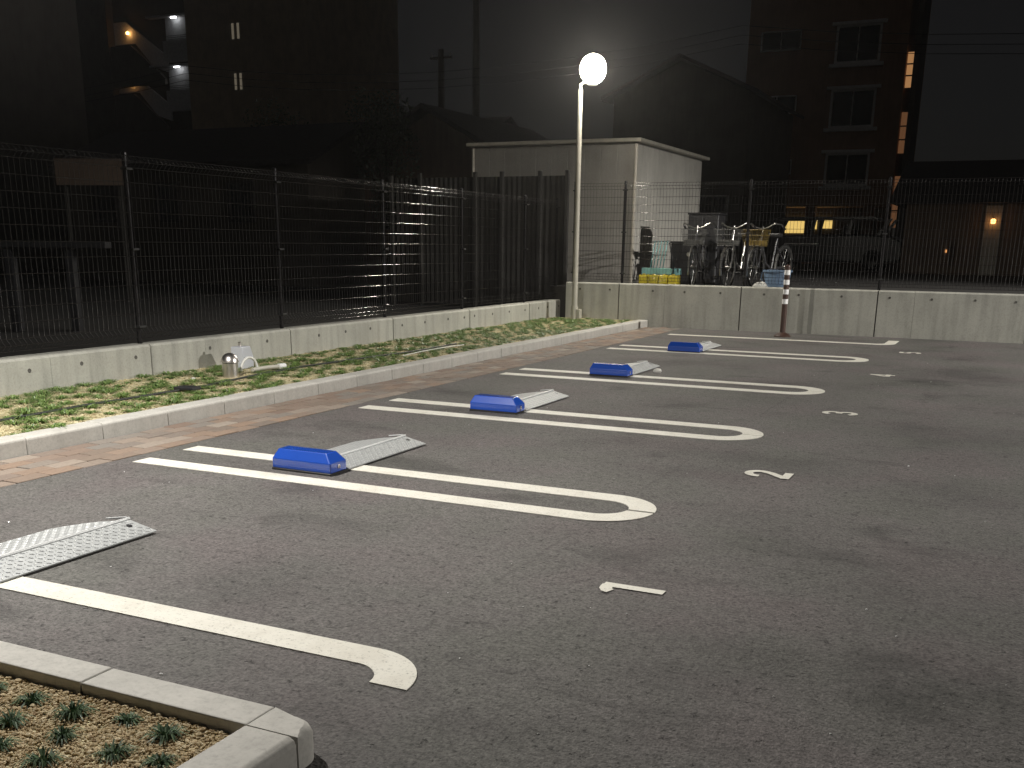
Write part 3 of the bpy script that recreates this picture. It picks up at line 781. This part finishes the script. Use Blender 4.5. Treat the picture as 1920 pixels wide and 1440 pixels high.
# ------------------------------------------------------------------ behind the back wall
YD = .56
def simple_bike(x, y, rz, label, basket, frame):
    """front wheel towards -y"""
    root = empty('bicycle', (x, y, YD), rz, label=label, cat='bicycle', group='bicycles behind the back fence')
    for yy_, nm in ((0, 'wheel'), (1.08, 'wheel')):
        q = MB(); q.torus((0, yy_, .33), .315, .017, 'x', 32, 8); w_ = q.build('wheel', M['tyre'], root)
        q = MB(); q.torus((0, yy_, .33), .292, .010, 'x', 32, 6); q.tube([(-.035, yy_, .33), (.035, yy_, .33)], .018, 10)
        for k in range(14):
            a = 2*math.pi*k/14; q.tube([(.02*(-1)**k, yy_, .33), (0, yy_+.29*math.cos(a), .33+.29*math.sin(a))], .0013, 4, False)
        q.build('rim', M['chrome'], w_)
        q = MB(); pth = [(0, yy_+.345*math.cos(R(a)), .33+.345*math.sin(R(a))) for a in range(20, 215 if yy_ == 0 else 200, 15)]
        for a, b_ in zip(pth, pth[1:]):
            pass
        q.tube(pth, .016, 8); q.build('mudguard', M['chrome'], root)
    q = MB()
    q.tube([(-.045, 0, .33), (-.045, .06, .66), (0, .11, .72)], .011, 8); q.tube([(.045, 0, .33), (.045, .06, .66), (0, .11, .72)], .011, 8)
    q.tube([(0, .09, .66), (0, .15, .86)], .019, 10)
    q.tube([(0, .12, .76), (0, .35, .40), (0, .58, .29)], .017, 10); q.tube([(0, .58, .29), (0, .74, .78)], .015, 10)
    q.tube([(-.05, 1.08, .33), (-.03, .58, .29)], .010, 8); q.tube([(.05, 1.08, .33), (.03, .58, .29)], .010, 8)
    q.tube([(-.05, 1.08, .33), (-.02, .70, .66)], .009, 8); q.tube([(.05, 1.08, .33), (.02, .70, .66)], .009, 8)
    q.build('frame', frame, root)
    q = MB(); q.tube([(0, .15, .84), (0, .17, .96)], .013, 10)
    q.tube([(-.25, .42, .93), (-.255, .28, .985), (-.20, .15, 1.0), (-.12, .13, .95), (-.04, .165, .925), (.04, .165, .925), (.12, .13, .95), (.20, .15, 1.0), (.255, .28, .985), (.25, .42, .93)], .011, 8)
    h_ = q.build('handlebar', M['chrome'], root)
    for s_ in (-1, 1):
        q = MB(); q.tube([(s_*.2515, .34, .96), (s_*.249, .45, .918)], .016, 10); q.build('grip', M['black'], h_)
        q = MB(); q.tube([(s_*.10, -.01, .33+.02), (s_*.10, -.01, .02)], .006, 6) if False else q.tube([(s_*.09, 1.05, .33), (s_*.13, 1.12, .005)], .007, 6); q.build('stand_leg', M['chrome'], root)
    q = MB()
    for z in (.66, .74, .82, .90):
        k = (z-.66)/.24; w = .13+.045*k; d0, d1 = -.20-.05*k, .07
        q.tube([(-w, d0, z), (w, d0, z), (w, d1, z), (-w, d1, z), (-w, d0, z)], .004, 6)
    for k in range(9):
        t = -1+2*k/8
        q.tube([(.13*t, -.20, .66), (.175*t, -.25, .90)], .0025, 5); q.tube([(.13*t, .07, .66), (.175*t, .07, .90)], .0025, 5)
        q.tube([(.13*t, -.20, .66), (.13*t, .07, .66)], .0025, 5)
    for k in range(1, 7):
        t = k/7
        for s_ in (-1, 1): q.tube([(s_*.13, -.20+.27*t, .66), (s_*.175, -.25+.32*t, .90)], .0025, 5)
    for yb in (-.197, .067): q.box(-.125, .125, yb, yb+.003, .67, .74)
    q.build('basket', basket, root)
    q = MB(); q.lathe([(.002, 0), (.032, .004), (.036, .03), (.018, .06), (.002, .064)], 14)
    o = q.build('headlamp', M['chrome'], root, (-.06, -.12, .52)); o.rotation_euler = (R(-90), 0, 0)
    q = MB(); q.prism([(-.11, .62), (.11, .62), (.10, .72), (.03, .88), (-.03, .88), (-.10, .72)], 'z', .80, .86); s__ = q.build('saddle', M['black'], root, bevel=.015, seg=2)
    q = MB(); q.tube([(-.06, .45, .24), (.06, .45, .24)], .02, 10); q.box(-.15, -.06, .42, .52, .225, .25); q.box(.06, .15, .42, .52, .225, .25); q.build('pedals', M['black'], root)
    return root
simple_bike(-4.75, 16.75, R(4), 'grey city bicycle with wire basket, left one behind the back fence', M['basket_grey'], M['bike_dark'])
simple_bike(-4.17, 16.70, R(-6), 'chrome city bicycle with grey basket, middle one behind the fence', M['basket_grey'], M['chrome'])
simple_bike(-3.80, 17.00, R(-12), 'dark city bicycle with yellow basket, right one behind the fence', M['basket_yel'], M['bike_dark'])

for i, (x, w) in enumerate(((-5.50, .145), (-5.345, .165), (-5.17, .145), (-5.015, .15))):
    o = empty('yellow_can', (x, 16.28, YD), label=['leftmost yellow plastic can', 'second yellow plastic can from the shed', 'third yellow plastic can from the shed', 'yellow can with darker right side nearest the bicycles'][i]+' on the wall side of the yard', cat='can', group='yellow cans behind the back fence')
    q = MB(); q.box(0, w, 0, .22, 0, .20); q.build('body', M['yellow'], o, bevel=.018, seg=2)
    q = MB(); q.tube([(w*.5, .05, .195), (w*.5, .05, .215)], .025, 12); q.build('cap', M['yellow'], o)
tr = empty('teal_trolley', (-5.29, 16.72, YD), R(-6), label='teal painted barred trolley standing behind the yellow cans', cat='trolley')
q = MB(); q.prism([(-.25, 0), (.26, 0), (.26, .03), (-.25, .03)], 'z', .20, .235); q.box(-.25, .26, -.16, -.14, .2, .30); q.build('tray', M['cyan'], tr, bevel=.004)
q = MB(); q.box(-.25, .26, -.15, .28, .19, .22)
for x in (-.25, .24): q.box(x, x+.02, -.15, .28, .22, .29)
q.build('deck', M['cyan'], tr, bevel=.004)
for k in range(5):
    x = -.16+k*.055
    q = MB(); q.tube([(x-.03, .02, .22), (x+.01, .10, .72)], .009, 8); q.build('bar', M['cyan'], tr)
q = MB(); q.tube([(-.21, .02, .52-.02), (.08, .09, .50)], .007, 8); q.tube([(-.20, .09, .70), (.10, .11, .72)], .007, 8); q.tube([(.10, .10, .70), (.19, .16, .24)], .012, 8); q.build('handle_frame', M['dark'], tr)
for x, y in ((-.2, -.1), (.2, -.1), (-.2, .22), (.2, .22)):
    q = MB(); q.torus((x, y, .06), .042, .018, 'x', 18, 8); q.tube([(x, y, .06), (x, y, .195)], .012, 8); q.build('castor', M['tyre'], tr)
def cabinet(x, y, w, d, h, label):
    o = empty('dark_cabinet', (x, y, YD), label=label, cat='cabinet')
    q = MB(); q.box(0, w, 0, d, 0, h-.03); q.build('body', M['dark'], o, bevel=.01)
    q = MB(); q.box(-.015, w+.015, -.015, d+.015, h-.028, h); q.build('top', M['dark'], o, bevel=.005)
    for k in (0, 1):
        q = MB(); q.box(.02+k*w/2, w/2-.01+k*w/2, -.018, -.002, .05, h-.06); dd = q.build('door', M['dark'], o, bevel=.004)
        q = MB(); q.tube([(w/2-.05+k*.1, -.03, h*.5), (w/2-.05+k*.1, -.03, h*.6)], .006, 8); q.build('handle', M['clamp'], dd)
cabinet(-5.16, 17.75, .52, .45, 1.18, 'tall black cabinet behind the left bicycle')
cabinet(-5.50, 17.95, .34, .5, .72, 'low black cabinet between the teal trolley and the left bicycle')
tb = empty('blue_tub', (-3.40, 16.75, YD), label='blue grey plastic tub behind the striped bollard', cat='tub')
q = MB(); q.lathe([(.17, 0), (.205, .27), (.225, .275), (.225, .305), (.19, .305), (.16, .02)], 28); q.build('body', M['bluebin'], tb)
q = MB(); q.tube([(-.23, 0, .27), (-.25, 0, .18), (-.20, 0, .10)], .012, 8); q.build('handle', M['bluebin'], tb)
q = MB(); r3 = random.Random(5); pr = []
for a in range(7):
    for b_ in range(14):
        th, ph = math.pi*.5*(a)/6.5, 2*math.pi*b_/14; k = r3.uniform(.85, 1.12)
        pr.append((.14*k*math.cos(th)*math.cos(ph), .12*k*math.cos(th)*math.sin(ph), .13*k*math.sin(th)))
q.add(pr, [(a*14+b_, a*14+(b_+1) % 14, (a+1)*14+(b_+1) % 14, (a+1)*14+b_) for a in range(6) for b_ in range(14)]+[tuple(84+k for k in range(14)), tuple(range(13, -1, -1))], False)
tag(q.build('plastic_bag', M['bag'], None, (-3.56, 16.35, YD)), 'crumpled white bag beside the blue tub behind the wall', 'bag')

# shed in the corner
sh = empty('storage_shed', (-6.10, 17.6, YD), label='pale grey prefab shed behind the corner of the two fences', cat='shed')
def ribs(q, a, b_, z0, z1f, axis, step=.16, d=.010):
    pass
q = MB(); q.prism([(-3.03, 0), (0, 0), (0, 2.30), (-3.03, 2.30)], 'y', 0.0, .05)
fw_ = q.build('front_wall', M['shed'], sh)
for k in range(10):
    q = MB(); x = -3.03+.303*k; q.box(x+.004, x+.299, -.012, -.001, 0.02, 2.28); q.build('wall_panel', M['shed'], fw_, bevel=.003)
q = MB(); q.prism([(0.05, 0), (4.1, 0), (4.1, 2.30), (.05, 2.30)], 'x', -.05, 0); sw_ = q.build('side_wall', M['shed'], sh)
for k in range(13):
    q = MB(); y = .06+.31*k; q.box(.001, .012, y+.004, y+.306, .02, 2.28); q.build('wall_panel', M['shed_side_lit'], sw_, bevel=.003)
q = MB(); q.box(-3.03, -2.98, .05, 4.1, 0, 2.3); q.box(-3.0, 0, 4.05, 4.1, 0, 2.3); q.build('rear_walls', M['shed'], sh)
q = MB(); q.tube([(.03, -.035, 0), (.03, -.035, 2.28)], .032, 14); q.build('downpipe', M['shed_trim'], sh)
q = MB(); q.tube([(-3.05, -.03, 0), (-3.05, -.03, 2.28)], .025, 12); q.build('downpipe', M['shed_trim'], sh)
q = MB(); q.prism([(-3.15, 2.31), (.13, 2.31), (.13, 2.37), (-3.15, 2.37)], 'y', -.12, 4.25); q.build('roof', M['shed_trim'], sh, bevel=.01)

# weathered sheet screen left of the shed
sc = empty('sheet_screen', (-7.0, 16.95, .1), label='weathered metal sheet screen with thin posts in front of the shed', cat='screen')
for k, x in enumerate((-.05, -.55, -1.27, -1.79, -2.90, -3.5)):
    q = MB(); q.box(x-.03, x+.03, -.03, .03, 0, 2.30 if k < 5 else 2.26); q.build('post', M['panel'], sc, bevel=.004)
xs = [-3.45, -2.93, -1.82, -1.30, -.58, -.08]
for a, b_ in zip(xs, xs[1:]):
    q = MB(); n = max(4, int((b_-a)/.05)); vs = []
    for k in range(n+1):
        x = a+.04+(b_-a-.05)*k/n; y = .03+(.012 if k % 2 else 0)
        vs += [(x, y, .05), (x, y, 2.22)]
    q.add(vs, [(2*k, 2*k+2, 2*k+3, 2*k+1) for k in range(n)]); q.build('sheet', M['panel'], sc)

# ------------------------------------------------------------------ parked car far behind
car = empty('parked_car', (-5.05, 32.0, YD), label='dark parked hatchback under the brown apartment block', cat='car')
prof = [(-2.05, .30), (-2.08, .62), (-1.98, .86), (-1.55, .93), (-.85, .98), (.95, 1.0), (1.75, .95), (2.03, .80), (2.08, .45), (2.02, .28), (1.62, .24), (-1.65, .24)]
q = MB(); q.prism(prof, 'y', -.84, .84); q.build('body', M['car'], car, bevel=.05, seg=2)
q = MB()
for (x0, x1, w0, w1) in ((-1.72, -1.50, .0, .0), (-.50, -.42, 0, 0), (.52, .60, 0, 0), (1.30, 1.62, 0, 0)):
    for s_ in (-1, 1):
        q.prism([(x0, .95), (x0+.10, .95), (x1+.10, 1.42), (x1, 1.42)], 'y', s_*.70-.03, s_*.70+.03)
q.prism([(-1.52, 1.40), (1.35, 1.40), (1.25, 1.47), (-1.35, 1.47)], 'y', -.73, .73)
q.build('roof_frame', M['car'], car)
for (x0, x1, x2, x3) in ((-1.62, -.44, -.40, -1.40), (-.40, .54, .58, -.32), (.62, 1.36, 1.28, .68)):
    for s_ in (-1, 1):
        q = MB(); q.add([(x0, s_*.71, .96), (x1, s_*.71, .96), (x2 if x2 < x1+.2 else x1, s_*.70, 1.40), (x3, s_*.70, 1.40)], [(0, 1, 2, 3)]); q.build('window', M['car_glass'], car)
for x in (-1.3, 1.3):
    for s_ in (-1, 1):
        q = MB(); q.torus((x, s_*.78, .31), .22, .09, 'y', 28, 10); w_ = q.build('wheel', M['tyre'], car)
        q = MB(); q.tube([(x, s_*.76, .31), (x, s_*.84, .31)], .20, 20); q.build('rim', M['clamp'], w_)
q = MB(); q.box(-2.06, -1.95, -.846, -.60, .66, .76); q.build('tail_lamp', M['brown'], car, bevel=.01)
for x in (-.62, .38):
    q = MB(); q.prism([(x-.10, .6), (x+.10, .6), (x+.16, 1.25), (x+.05, 1.27)], 'y', -.55, -.12); q.build('seat', M['black'], car, bevel=.03)
q = MB(); q.box(-1.15, -.2, -.862, -.842, .72, .745); q.build('reflection_strip', M['chrome'], car)  # bright strip added as the light reflected on the car body

# ------------------------------------------------------------------ brown apartment block
AY = 56.0
ap = empty('brown_apartment_block', (-9.9, AY, YD), label='brown tiled apartment block with white framed windows behind the back fence', cat='building')
q = MB(); q.box(-3.8, 3.75, 0, 9, 2.6, 14.2); q.build('wall', M['brick_apt'], ap)
q = MB(); q.box(-3.95, 3.9, -.15, 9.1, 14.2, 14.6); q.build('roof', M['roof'], ap)
for x in (-3.6, -.4, 2.4):
    q = MB(); q.box(x, x+.5, .4, .9, -.2, 2.6); q.build('pillar', M['brick_apt'], ap)
q = MB(); q.box(-3.8, 3.7, 2.1, 2.3, -.2, 2.6); q.build('rear_wall', M['apt_dark'], ap)
def window(root, x0, x1, z0, z1, y, mull=1, trim=.10, glass=None, frame=None, sill=True):
    o = MB(); fr_ = frame or M['trim']
    o.box(x0-trim, x0, y-.10, y-.002, z0-trim, z1+trim); o.box(x1, x1+trim, y-.10, y-.002, z0-trim, z1+trim)
    o.box(x0, x1, y-.10, y-.002, z1, z1+trim); o.box(x0, x1, y-.10, y-.002, z0-trim, z0)
    for k in range(1, mull+1):
        x = x0+(x1-x0)*k/(mull+1); o.box(x-.02, x+.02, y-.06, y-.002, z0, z1)
    w_ = o.build('window', fr_, root)
    for k in range(mull+1):
        a = x0+(x1-x0)*k/(mull+1)+.021; b_ = x0+(x1-x0)*(k+1)/(mull+1)-.021
        p = MB(); p.box(a, b_, y-.03, y-.012, z0, z1); p.build('pane', glass or M['glass'], w_)
    if sill:
        p = MB(); p.box(x0-.3, x1+.3, y-.22, y-.003, z0-trim-.16, z0-trim-.002); p.build('sill', fr_, w_)
        p = MB(); p.box(x0-.3, x1+.3, y-.22, y-.003, z1+trim+.002, z1+trim+.14); p.build('lintel', fr_, w_)
for z0, z1 in ((9.25, 10.75), (6.35, 7.9), (3.65, 5.0)):
    window(ap, .55, 2.45, z0, z1, 0)
for z0, z1 in ((9.95, 10.75), (7.05, 7.8), (4.2, 4.8)):
    window(ap, -3.1, -1.25, z0, z1, 0, 1, .05, None, None, False)
M['lobby'] = emit('lobby_light', (1.0, .68, .22), 1.5)
q = MB(); q.box(-1.7, .75, 2.02, 2.08, 1.45, 2.06); q.build('lit_lobby_window', M['lobby'], ap)
for x in (-.62, -.32, -.08):
    q = MB(); q.box(x, x+.12, 1.94, 2.0, 1.4, 2.0); q.build('lobby_mullion', M['dark'], ap)
M['corridor'] = emit('corridor_light', (1.0, .50, .20), .34)
M['corridor2'] = emit('corridor_light_dim', (1.0, .45, .20), .10)
for z0, z1, mm in ((8.0, 9.55, 'corridor'), (5.05, 6.9, 'corridor2'), (1.6, 4.0, 'corridor2')):
    q = MB(); q.box(3.78, 4.05, .3, .4, z0, z1); o = q.build('lit_stair_slot', M[mm], ap)
    for t in (.33, .66):
        p = MB(); zz = z0+(z1-z0)*t; p.box(3.77, 4.06, .24, .29, zz-.03, zz+.03); p.build('rail', M['dark'], o)
q = MB(); q.box(4.06, 4.3, .2, 3, -.2, 13.5); q.build('stair_wall', M['apt_dark'], ap)

# dark wing right of the block with a lit porch
pw = empty('porch_house', (-1.4, 30.0, YD), label='low dark house with a dim orange porch lamp at the far right', cat='building')
q = MB(); q.box(-1.5, 4.5, 0, 6, -.2, 1.75); q.build('wall', M['house_wall'], pw)
q = MB(); q.prism([(-.5, 1.76), (6.5, 1.76), (3.0, 3.0)], 'x', -1.9, 4.9); q.build('roof', M['roof'], pw)
q = MB(); q.box(.42, .80, -.06, -.002, -.1, 1.7); q.build('door', M['shed_trim'], pw)
q = MB(); q.lathe([(.01, 0), (.05, .01), (.06, .09), (.03, .12), (.004, .125)], 14, (.62, -.16, 1.26)); q.build('porch_lamp', emit('porch_glow', (1.0, .42, .12), 5.0), pw)
q = MB(); q.box(.60, .64, -.16, -.062, 1.36, 1.39); q.build('lamp_bracket', M['dark'], pw)
q = MB(); q.box(-.45, -.33, -.5, -.42, .3, .85); q.build('gas_meter', M['house_wall'], pw, bevel=.02)
q = MB(); q.box(-.40, -.36, -.53, -.505, .55, .62); q.build('meter_glow', emit('meter_glow', (1.0, .45, .15), .9), pw)

# dark gabled house behind the shed
def gable_house(name, label, x0, x1, y0, d, z0, eave, ridge, wallm, axis='x'):
    o = empty(name, (x0, y0, z0), label=label, cat='building')
    w = x1-x0
    q = MB()
    if axis == 'x': q.prism([(0, 0), (w, 0), (w, eave), (w/2, ridge-.05), (0, eave)], 'y', 0, d)
    else: q.prism([(0, 0), (d, 0), (d, eave), (d/2, ridge-.05), (0, eave)], 'x', 0, w)
    q.build('wall', wallm, o)
    for s_ in (0, 1):
        q = MB()
        if axis == 'x':
            e = (-.4, eave-.12) if s_ == 0 else (w+.4, eave-.12)
            q.prism([e, (w/2, ridge+.04), (w/2, ridge+.16), (e[0], e[1]+.12)], 'y', -.35, d+.35)
        else:
            e = (-.4, eave-.12) if s_ == 0 else (d+.4, eave-.12)
            q.prism([e, (d/2, ridge+.04), (d/2, ridge+.16), (e[0], e[1]+.12)], 'x', -.35, w+.35)
        rf = q.build('roof', M['roof'], o)
    return o
h1 = gable_house('gabled_house', 'dark gabled house rising behind the grey shed', -14.8, -9.6, 40, 8, YD, 6.0, 7.2, M['apt_dark'])
window(h1, 3.6, 4.6, 1.6, 2.4, 0, 1, .06, None, None, False)
h2 = gable_house('tiled_house', 'dark brown house with tiled roof left of the shed', -16.2, -11.9, 24.5, 6, .1, 3.1, 4.3, M['house_wall'])
window(h2, .8, 1.9, 1.5, 2.4, 0, 1, .06, None, M['roof'], False)
h3 = gable_house('low_house', 'low dark house with a long roof in front of the tan block', -20.8, -15.9, 29, 7, .1, 3.4, 4.9, M['apt_dark'], 'y')
window(h3, 1.0, 2.2, 1.4, 2.4, 0, 1, .06, None, M['roof'], False); window(h3, 3.2, 4.0, 1.6, 2.4, 0, 1, .06, None, M['roof'], False)
h4 = empty('plain_block', (-43.2, 24.0, .1), label='dim plain walled block filling the far left edge behind the fence', cat='building')
q = MB(); q.box(0, 10.6, 0, 7, -.2, 12.0); q.build('wall', M['apt_dark'], h4)
q = MB(); q.box(-.2, 10.75, -.15, 7.2, 12.0, 12.3); q.build('roof', M['roof'], h4)
window(h4, 8.6, 9.8, 1.6, 2.7, 0, 1, .08, None, M['roof'], False)
h5 = gable_house('row_house', 'dim tan house seen over the left fence between two posts', -24.0, -16.0, 22.0, 4, .1, 3.0, 3.9, M['apt_dark'], 'y')
for x in (1.0, 3.2, 5.6): window(h5, x, x+.7, 1.6, 2.5, 0, 0, .06, None, M['roof'], False)
sb = empty('site_panel', (-15.6, 14.0, .1), R(20), label='tan board behind the first whole panel of the left fence', cat='board')
q = MB(); q.box(0, 1.25, 0, .04, 2.02, 2.46); q.build('board', M['house_wall'], sb)
for x in (.1, 1.1):
    q = MB(); q.box(x, x+.06, .045, .10, -.1, 2.4); q.build('post', M['panel'], sb)
bn = empty('low_bench', (-11.2, 9.0, .1), R(35), label='dim pale bench behind the left end of the side fence', cat='bench')
q = MB(); q.box(0, 1.3, 0, .35, 1.0, 1.08); q.build('seat', M['dark'], bn, bevel=.01)
for x in (.1, .8):
    q = MB(); q.box(x, x+.08, .05, .3, -.05, .98); q.build('leg', M['dark'], bn)

# ------------------------------------------------------------------ tan apartment block with lit stairs
LY = 54.0
lt = empty('tan_apartment_block', (-47.9, LY, .1), R(0), label='tan apartment block with a lit outside staircase at the upper left', cat='building')
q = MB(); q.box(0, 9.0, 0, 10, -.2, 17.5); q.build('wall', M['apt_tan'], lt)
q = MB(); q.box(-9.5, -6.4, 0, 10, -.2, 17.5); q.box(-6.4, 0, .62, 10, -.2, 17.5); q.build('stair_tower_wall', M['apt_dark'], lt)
q = MB(); q.box(-9.7, 9.2, -.2, 10.2, 17.5, 17.9); q.build('roof', M['roof'], lt)
M['slotwin'] = emit('slot_window_light', (1.0, .86, .62), .10)
for z0, z1 in ((12.65, 13.5), (9.85, 10.75)):
    for x in (3.55, 3.95):
        fr_ = MB(); fr_.box(x-.03, x+.19, -.03, -.002, z0-.04, z1+.04); w_ = fr_.build('window', M['trim'], lt)
        p = MB(); p.box(x, x+.16, -.05, -.032, z0, z1); p.build('pane', M['slotwin'], w_)
for lev, (z0, z1) in enumerate(((8.9, 11.6), (11.75, 14.4))):
    q = MB(); q.box(-2.0, -.02, .45, .60, z0, z1-.15); q.build('lit_landing_wall', M['stair_white'], lt)
    q = MB(); q.box(-3.2, -.02, .05, .44, z1-.15, z1-.03); q.build('landing_slab', M['stair_white'], lt)
    q = MB(); q.box(-1.95, -.05, .06, .14, z0, z0+1.15); q.build('parapet', M['stair_white'], lt)
    q = MB()
    for k in range(3): q.box(-1.95, -.05, .08, .11, z0+1.2+.1*k, z0+1.225+.1*k)
    q.build('handrail', M['dark'], lt)
    q = MB(); q.prism([(-6.3, z0+2.55), (-5.3, z0+2.55), (-2.05, z0+.35), (-2.05, z0-.55), (-3.2, z0-.2), (-4.6, z0+1.25), (-6.3, z0+1.25)], 'y', .48, .60); q.build('stair_back_wall', M['stair_white'], lt)
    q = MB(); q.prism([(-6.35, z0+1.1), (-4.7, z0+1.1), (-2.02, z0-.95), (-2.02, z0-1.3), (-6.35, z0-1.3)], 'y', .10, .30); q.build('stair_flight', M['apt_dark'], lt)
    q = MB(); q.lathe([(.02, 0), (.09, .02), (.11, .12), (.02, .2)], 12, (-5.0, .30, z0+1.75)); q.build('stair_lamp', emit('stair_lamp_glow', (1.0, .48, .14), 10.0), lt)
    q = MB(); q.box(-1.25, -.85, .10, .22, z1-.24, z1-.18); q.build('landing_lamp', emit('landing_lamp_glow', (.95, .97, 1.0), 6.0), lt)

# utility poles and trees, dark against the sky
for x, y, h, lb in ((-22.3, 40, 8.6, 'shorter dark utility pole left of the lamp'), (-20.7, 40, 12.5, 'tall dark utility pole rising out of the picture left of the lamp')):
    o = empty('utility_pole', (x, y, .1), label=lb, cat='utility pole', group='utility poles in the dark')
    q = MB(); q.tube([(0, 0, 0), (0, 0, h)], .17, 12, r1=.12); q.build('pole', M['apt_dark'], o)
    q = MB(); q.box(-.5, .5, -.05, .05, h-.35, h-.27); q.build('crossarm', M['apt_dark'], o)
    for k in (-.42, .42):
        q = MB(); q.lathe([(.03, 0), (.05, .04), (.03, .12)], 10, (k, 0, h-.27)); q.build('insulator', M['trim'], o)
def tree(x, y, h, r, seed, label):
    o = empty('leafy_tree', (x, y, .1), label=label, cat='tree', group='dark trees behind the left fence'); r4 = random.Random(seed)
    q = MB(); q.tube([(0, 0, 0), (.1, 0, h*.4), (0, .1, h*.75)], .13, 8, r1=.04)
    cl = []
    for k in range(9):
        a = r4.uniform(0, 6.28); t = r4.uniform(.45, .95); c = Vector((r*.7*math.cos(a)*r4.random(), r*.7*math.sin(a)*r4.random(), h*t)); cl.append(c)
        q.tube([(0, 0, h*.4), tuple(c)], .04, 6, r1=.015)
    q.build('trunk', M['bark'], o)
    V_ = []; F_ = []
    for c in cl:
        for _ in range(420):
            d = Vector((r4.gauss(0, 1), r4.gauss(0, 1), r4.gauss(0, .8))).normalized()*r*.55*r4.random()**.4
            p = c+d; s_ = r4.uniform(.03, .06); u = Vector((r4.gauss(0, 1), r4.gauss(0, 1), r4.gauss(0, 1))).normalized(); w = u.orthogonal().normalized()
            k = len(V_); V_ += [p-u*s_, p+w*s_*.5, p+u*s_, p-w*s_*.5]; F_.append((k, k+1, k+2, k+3))
    me = bpy.data.meshes.new('crown'); me.from_pydata([tuple(v) for v in V_], [], F_); me.materials.append(M['tree_leaf']); link('crown', me, o)
tree(-21.5, 27.5, 4.9, 1.5, 1, 'bushy dark tree in front of the tan block')
tree(-14.3, 23.0, 4.4, 1.1, 2, 'small dark tree rising over the tiled house roof')
tree(-19.5, 14.5, 4.3, 1.3, 3, 'dark shrub like tree at the far left edge behind the fence')

q = MB()
for z, dy in ((8.2, 0), (7.9, .05), (7.6, -.05)):
    pts = []
    for k in range(25):
        t = k/24; x = -60+75*t; sag = .9*(2*((t*3) % 1)-1)**2
        pts.append((x, 40+dy+x*.02, z+sag-.4))
    q.tube(pts, .011, 5)
tag(q.build('overhead_cables', M['black']), 'thin overhead cables strung past the utility poles', 'cable')

# added: thin even haze standing in for the lens glow round the lamp
q = MB(); q.box(-165, 165, -65, 245, -2.2, 22.0)
hm, nt, b = base('added_glow_air'); nt.nodes.remove(b)
pv = N(nt, 'ShaderNodeVolumePrincipled'); pv.inputs['Color'].default_value = (.9, .9, .9, 1); pv.inputs['Density'].default_value = .0005; pv.inputs['Anisotropy'].default_value = .82
nt.links.new(pv.outputs[0], nt.nodes['Material Output'].inputs['Volume'])
tag(q.build('glow_haze', hm), kind='stuff')
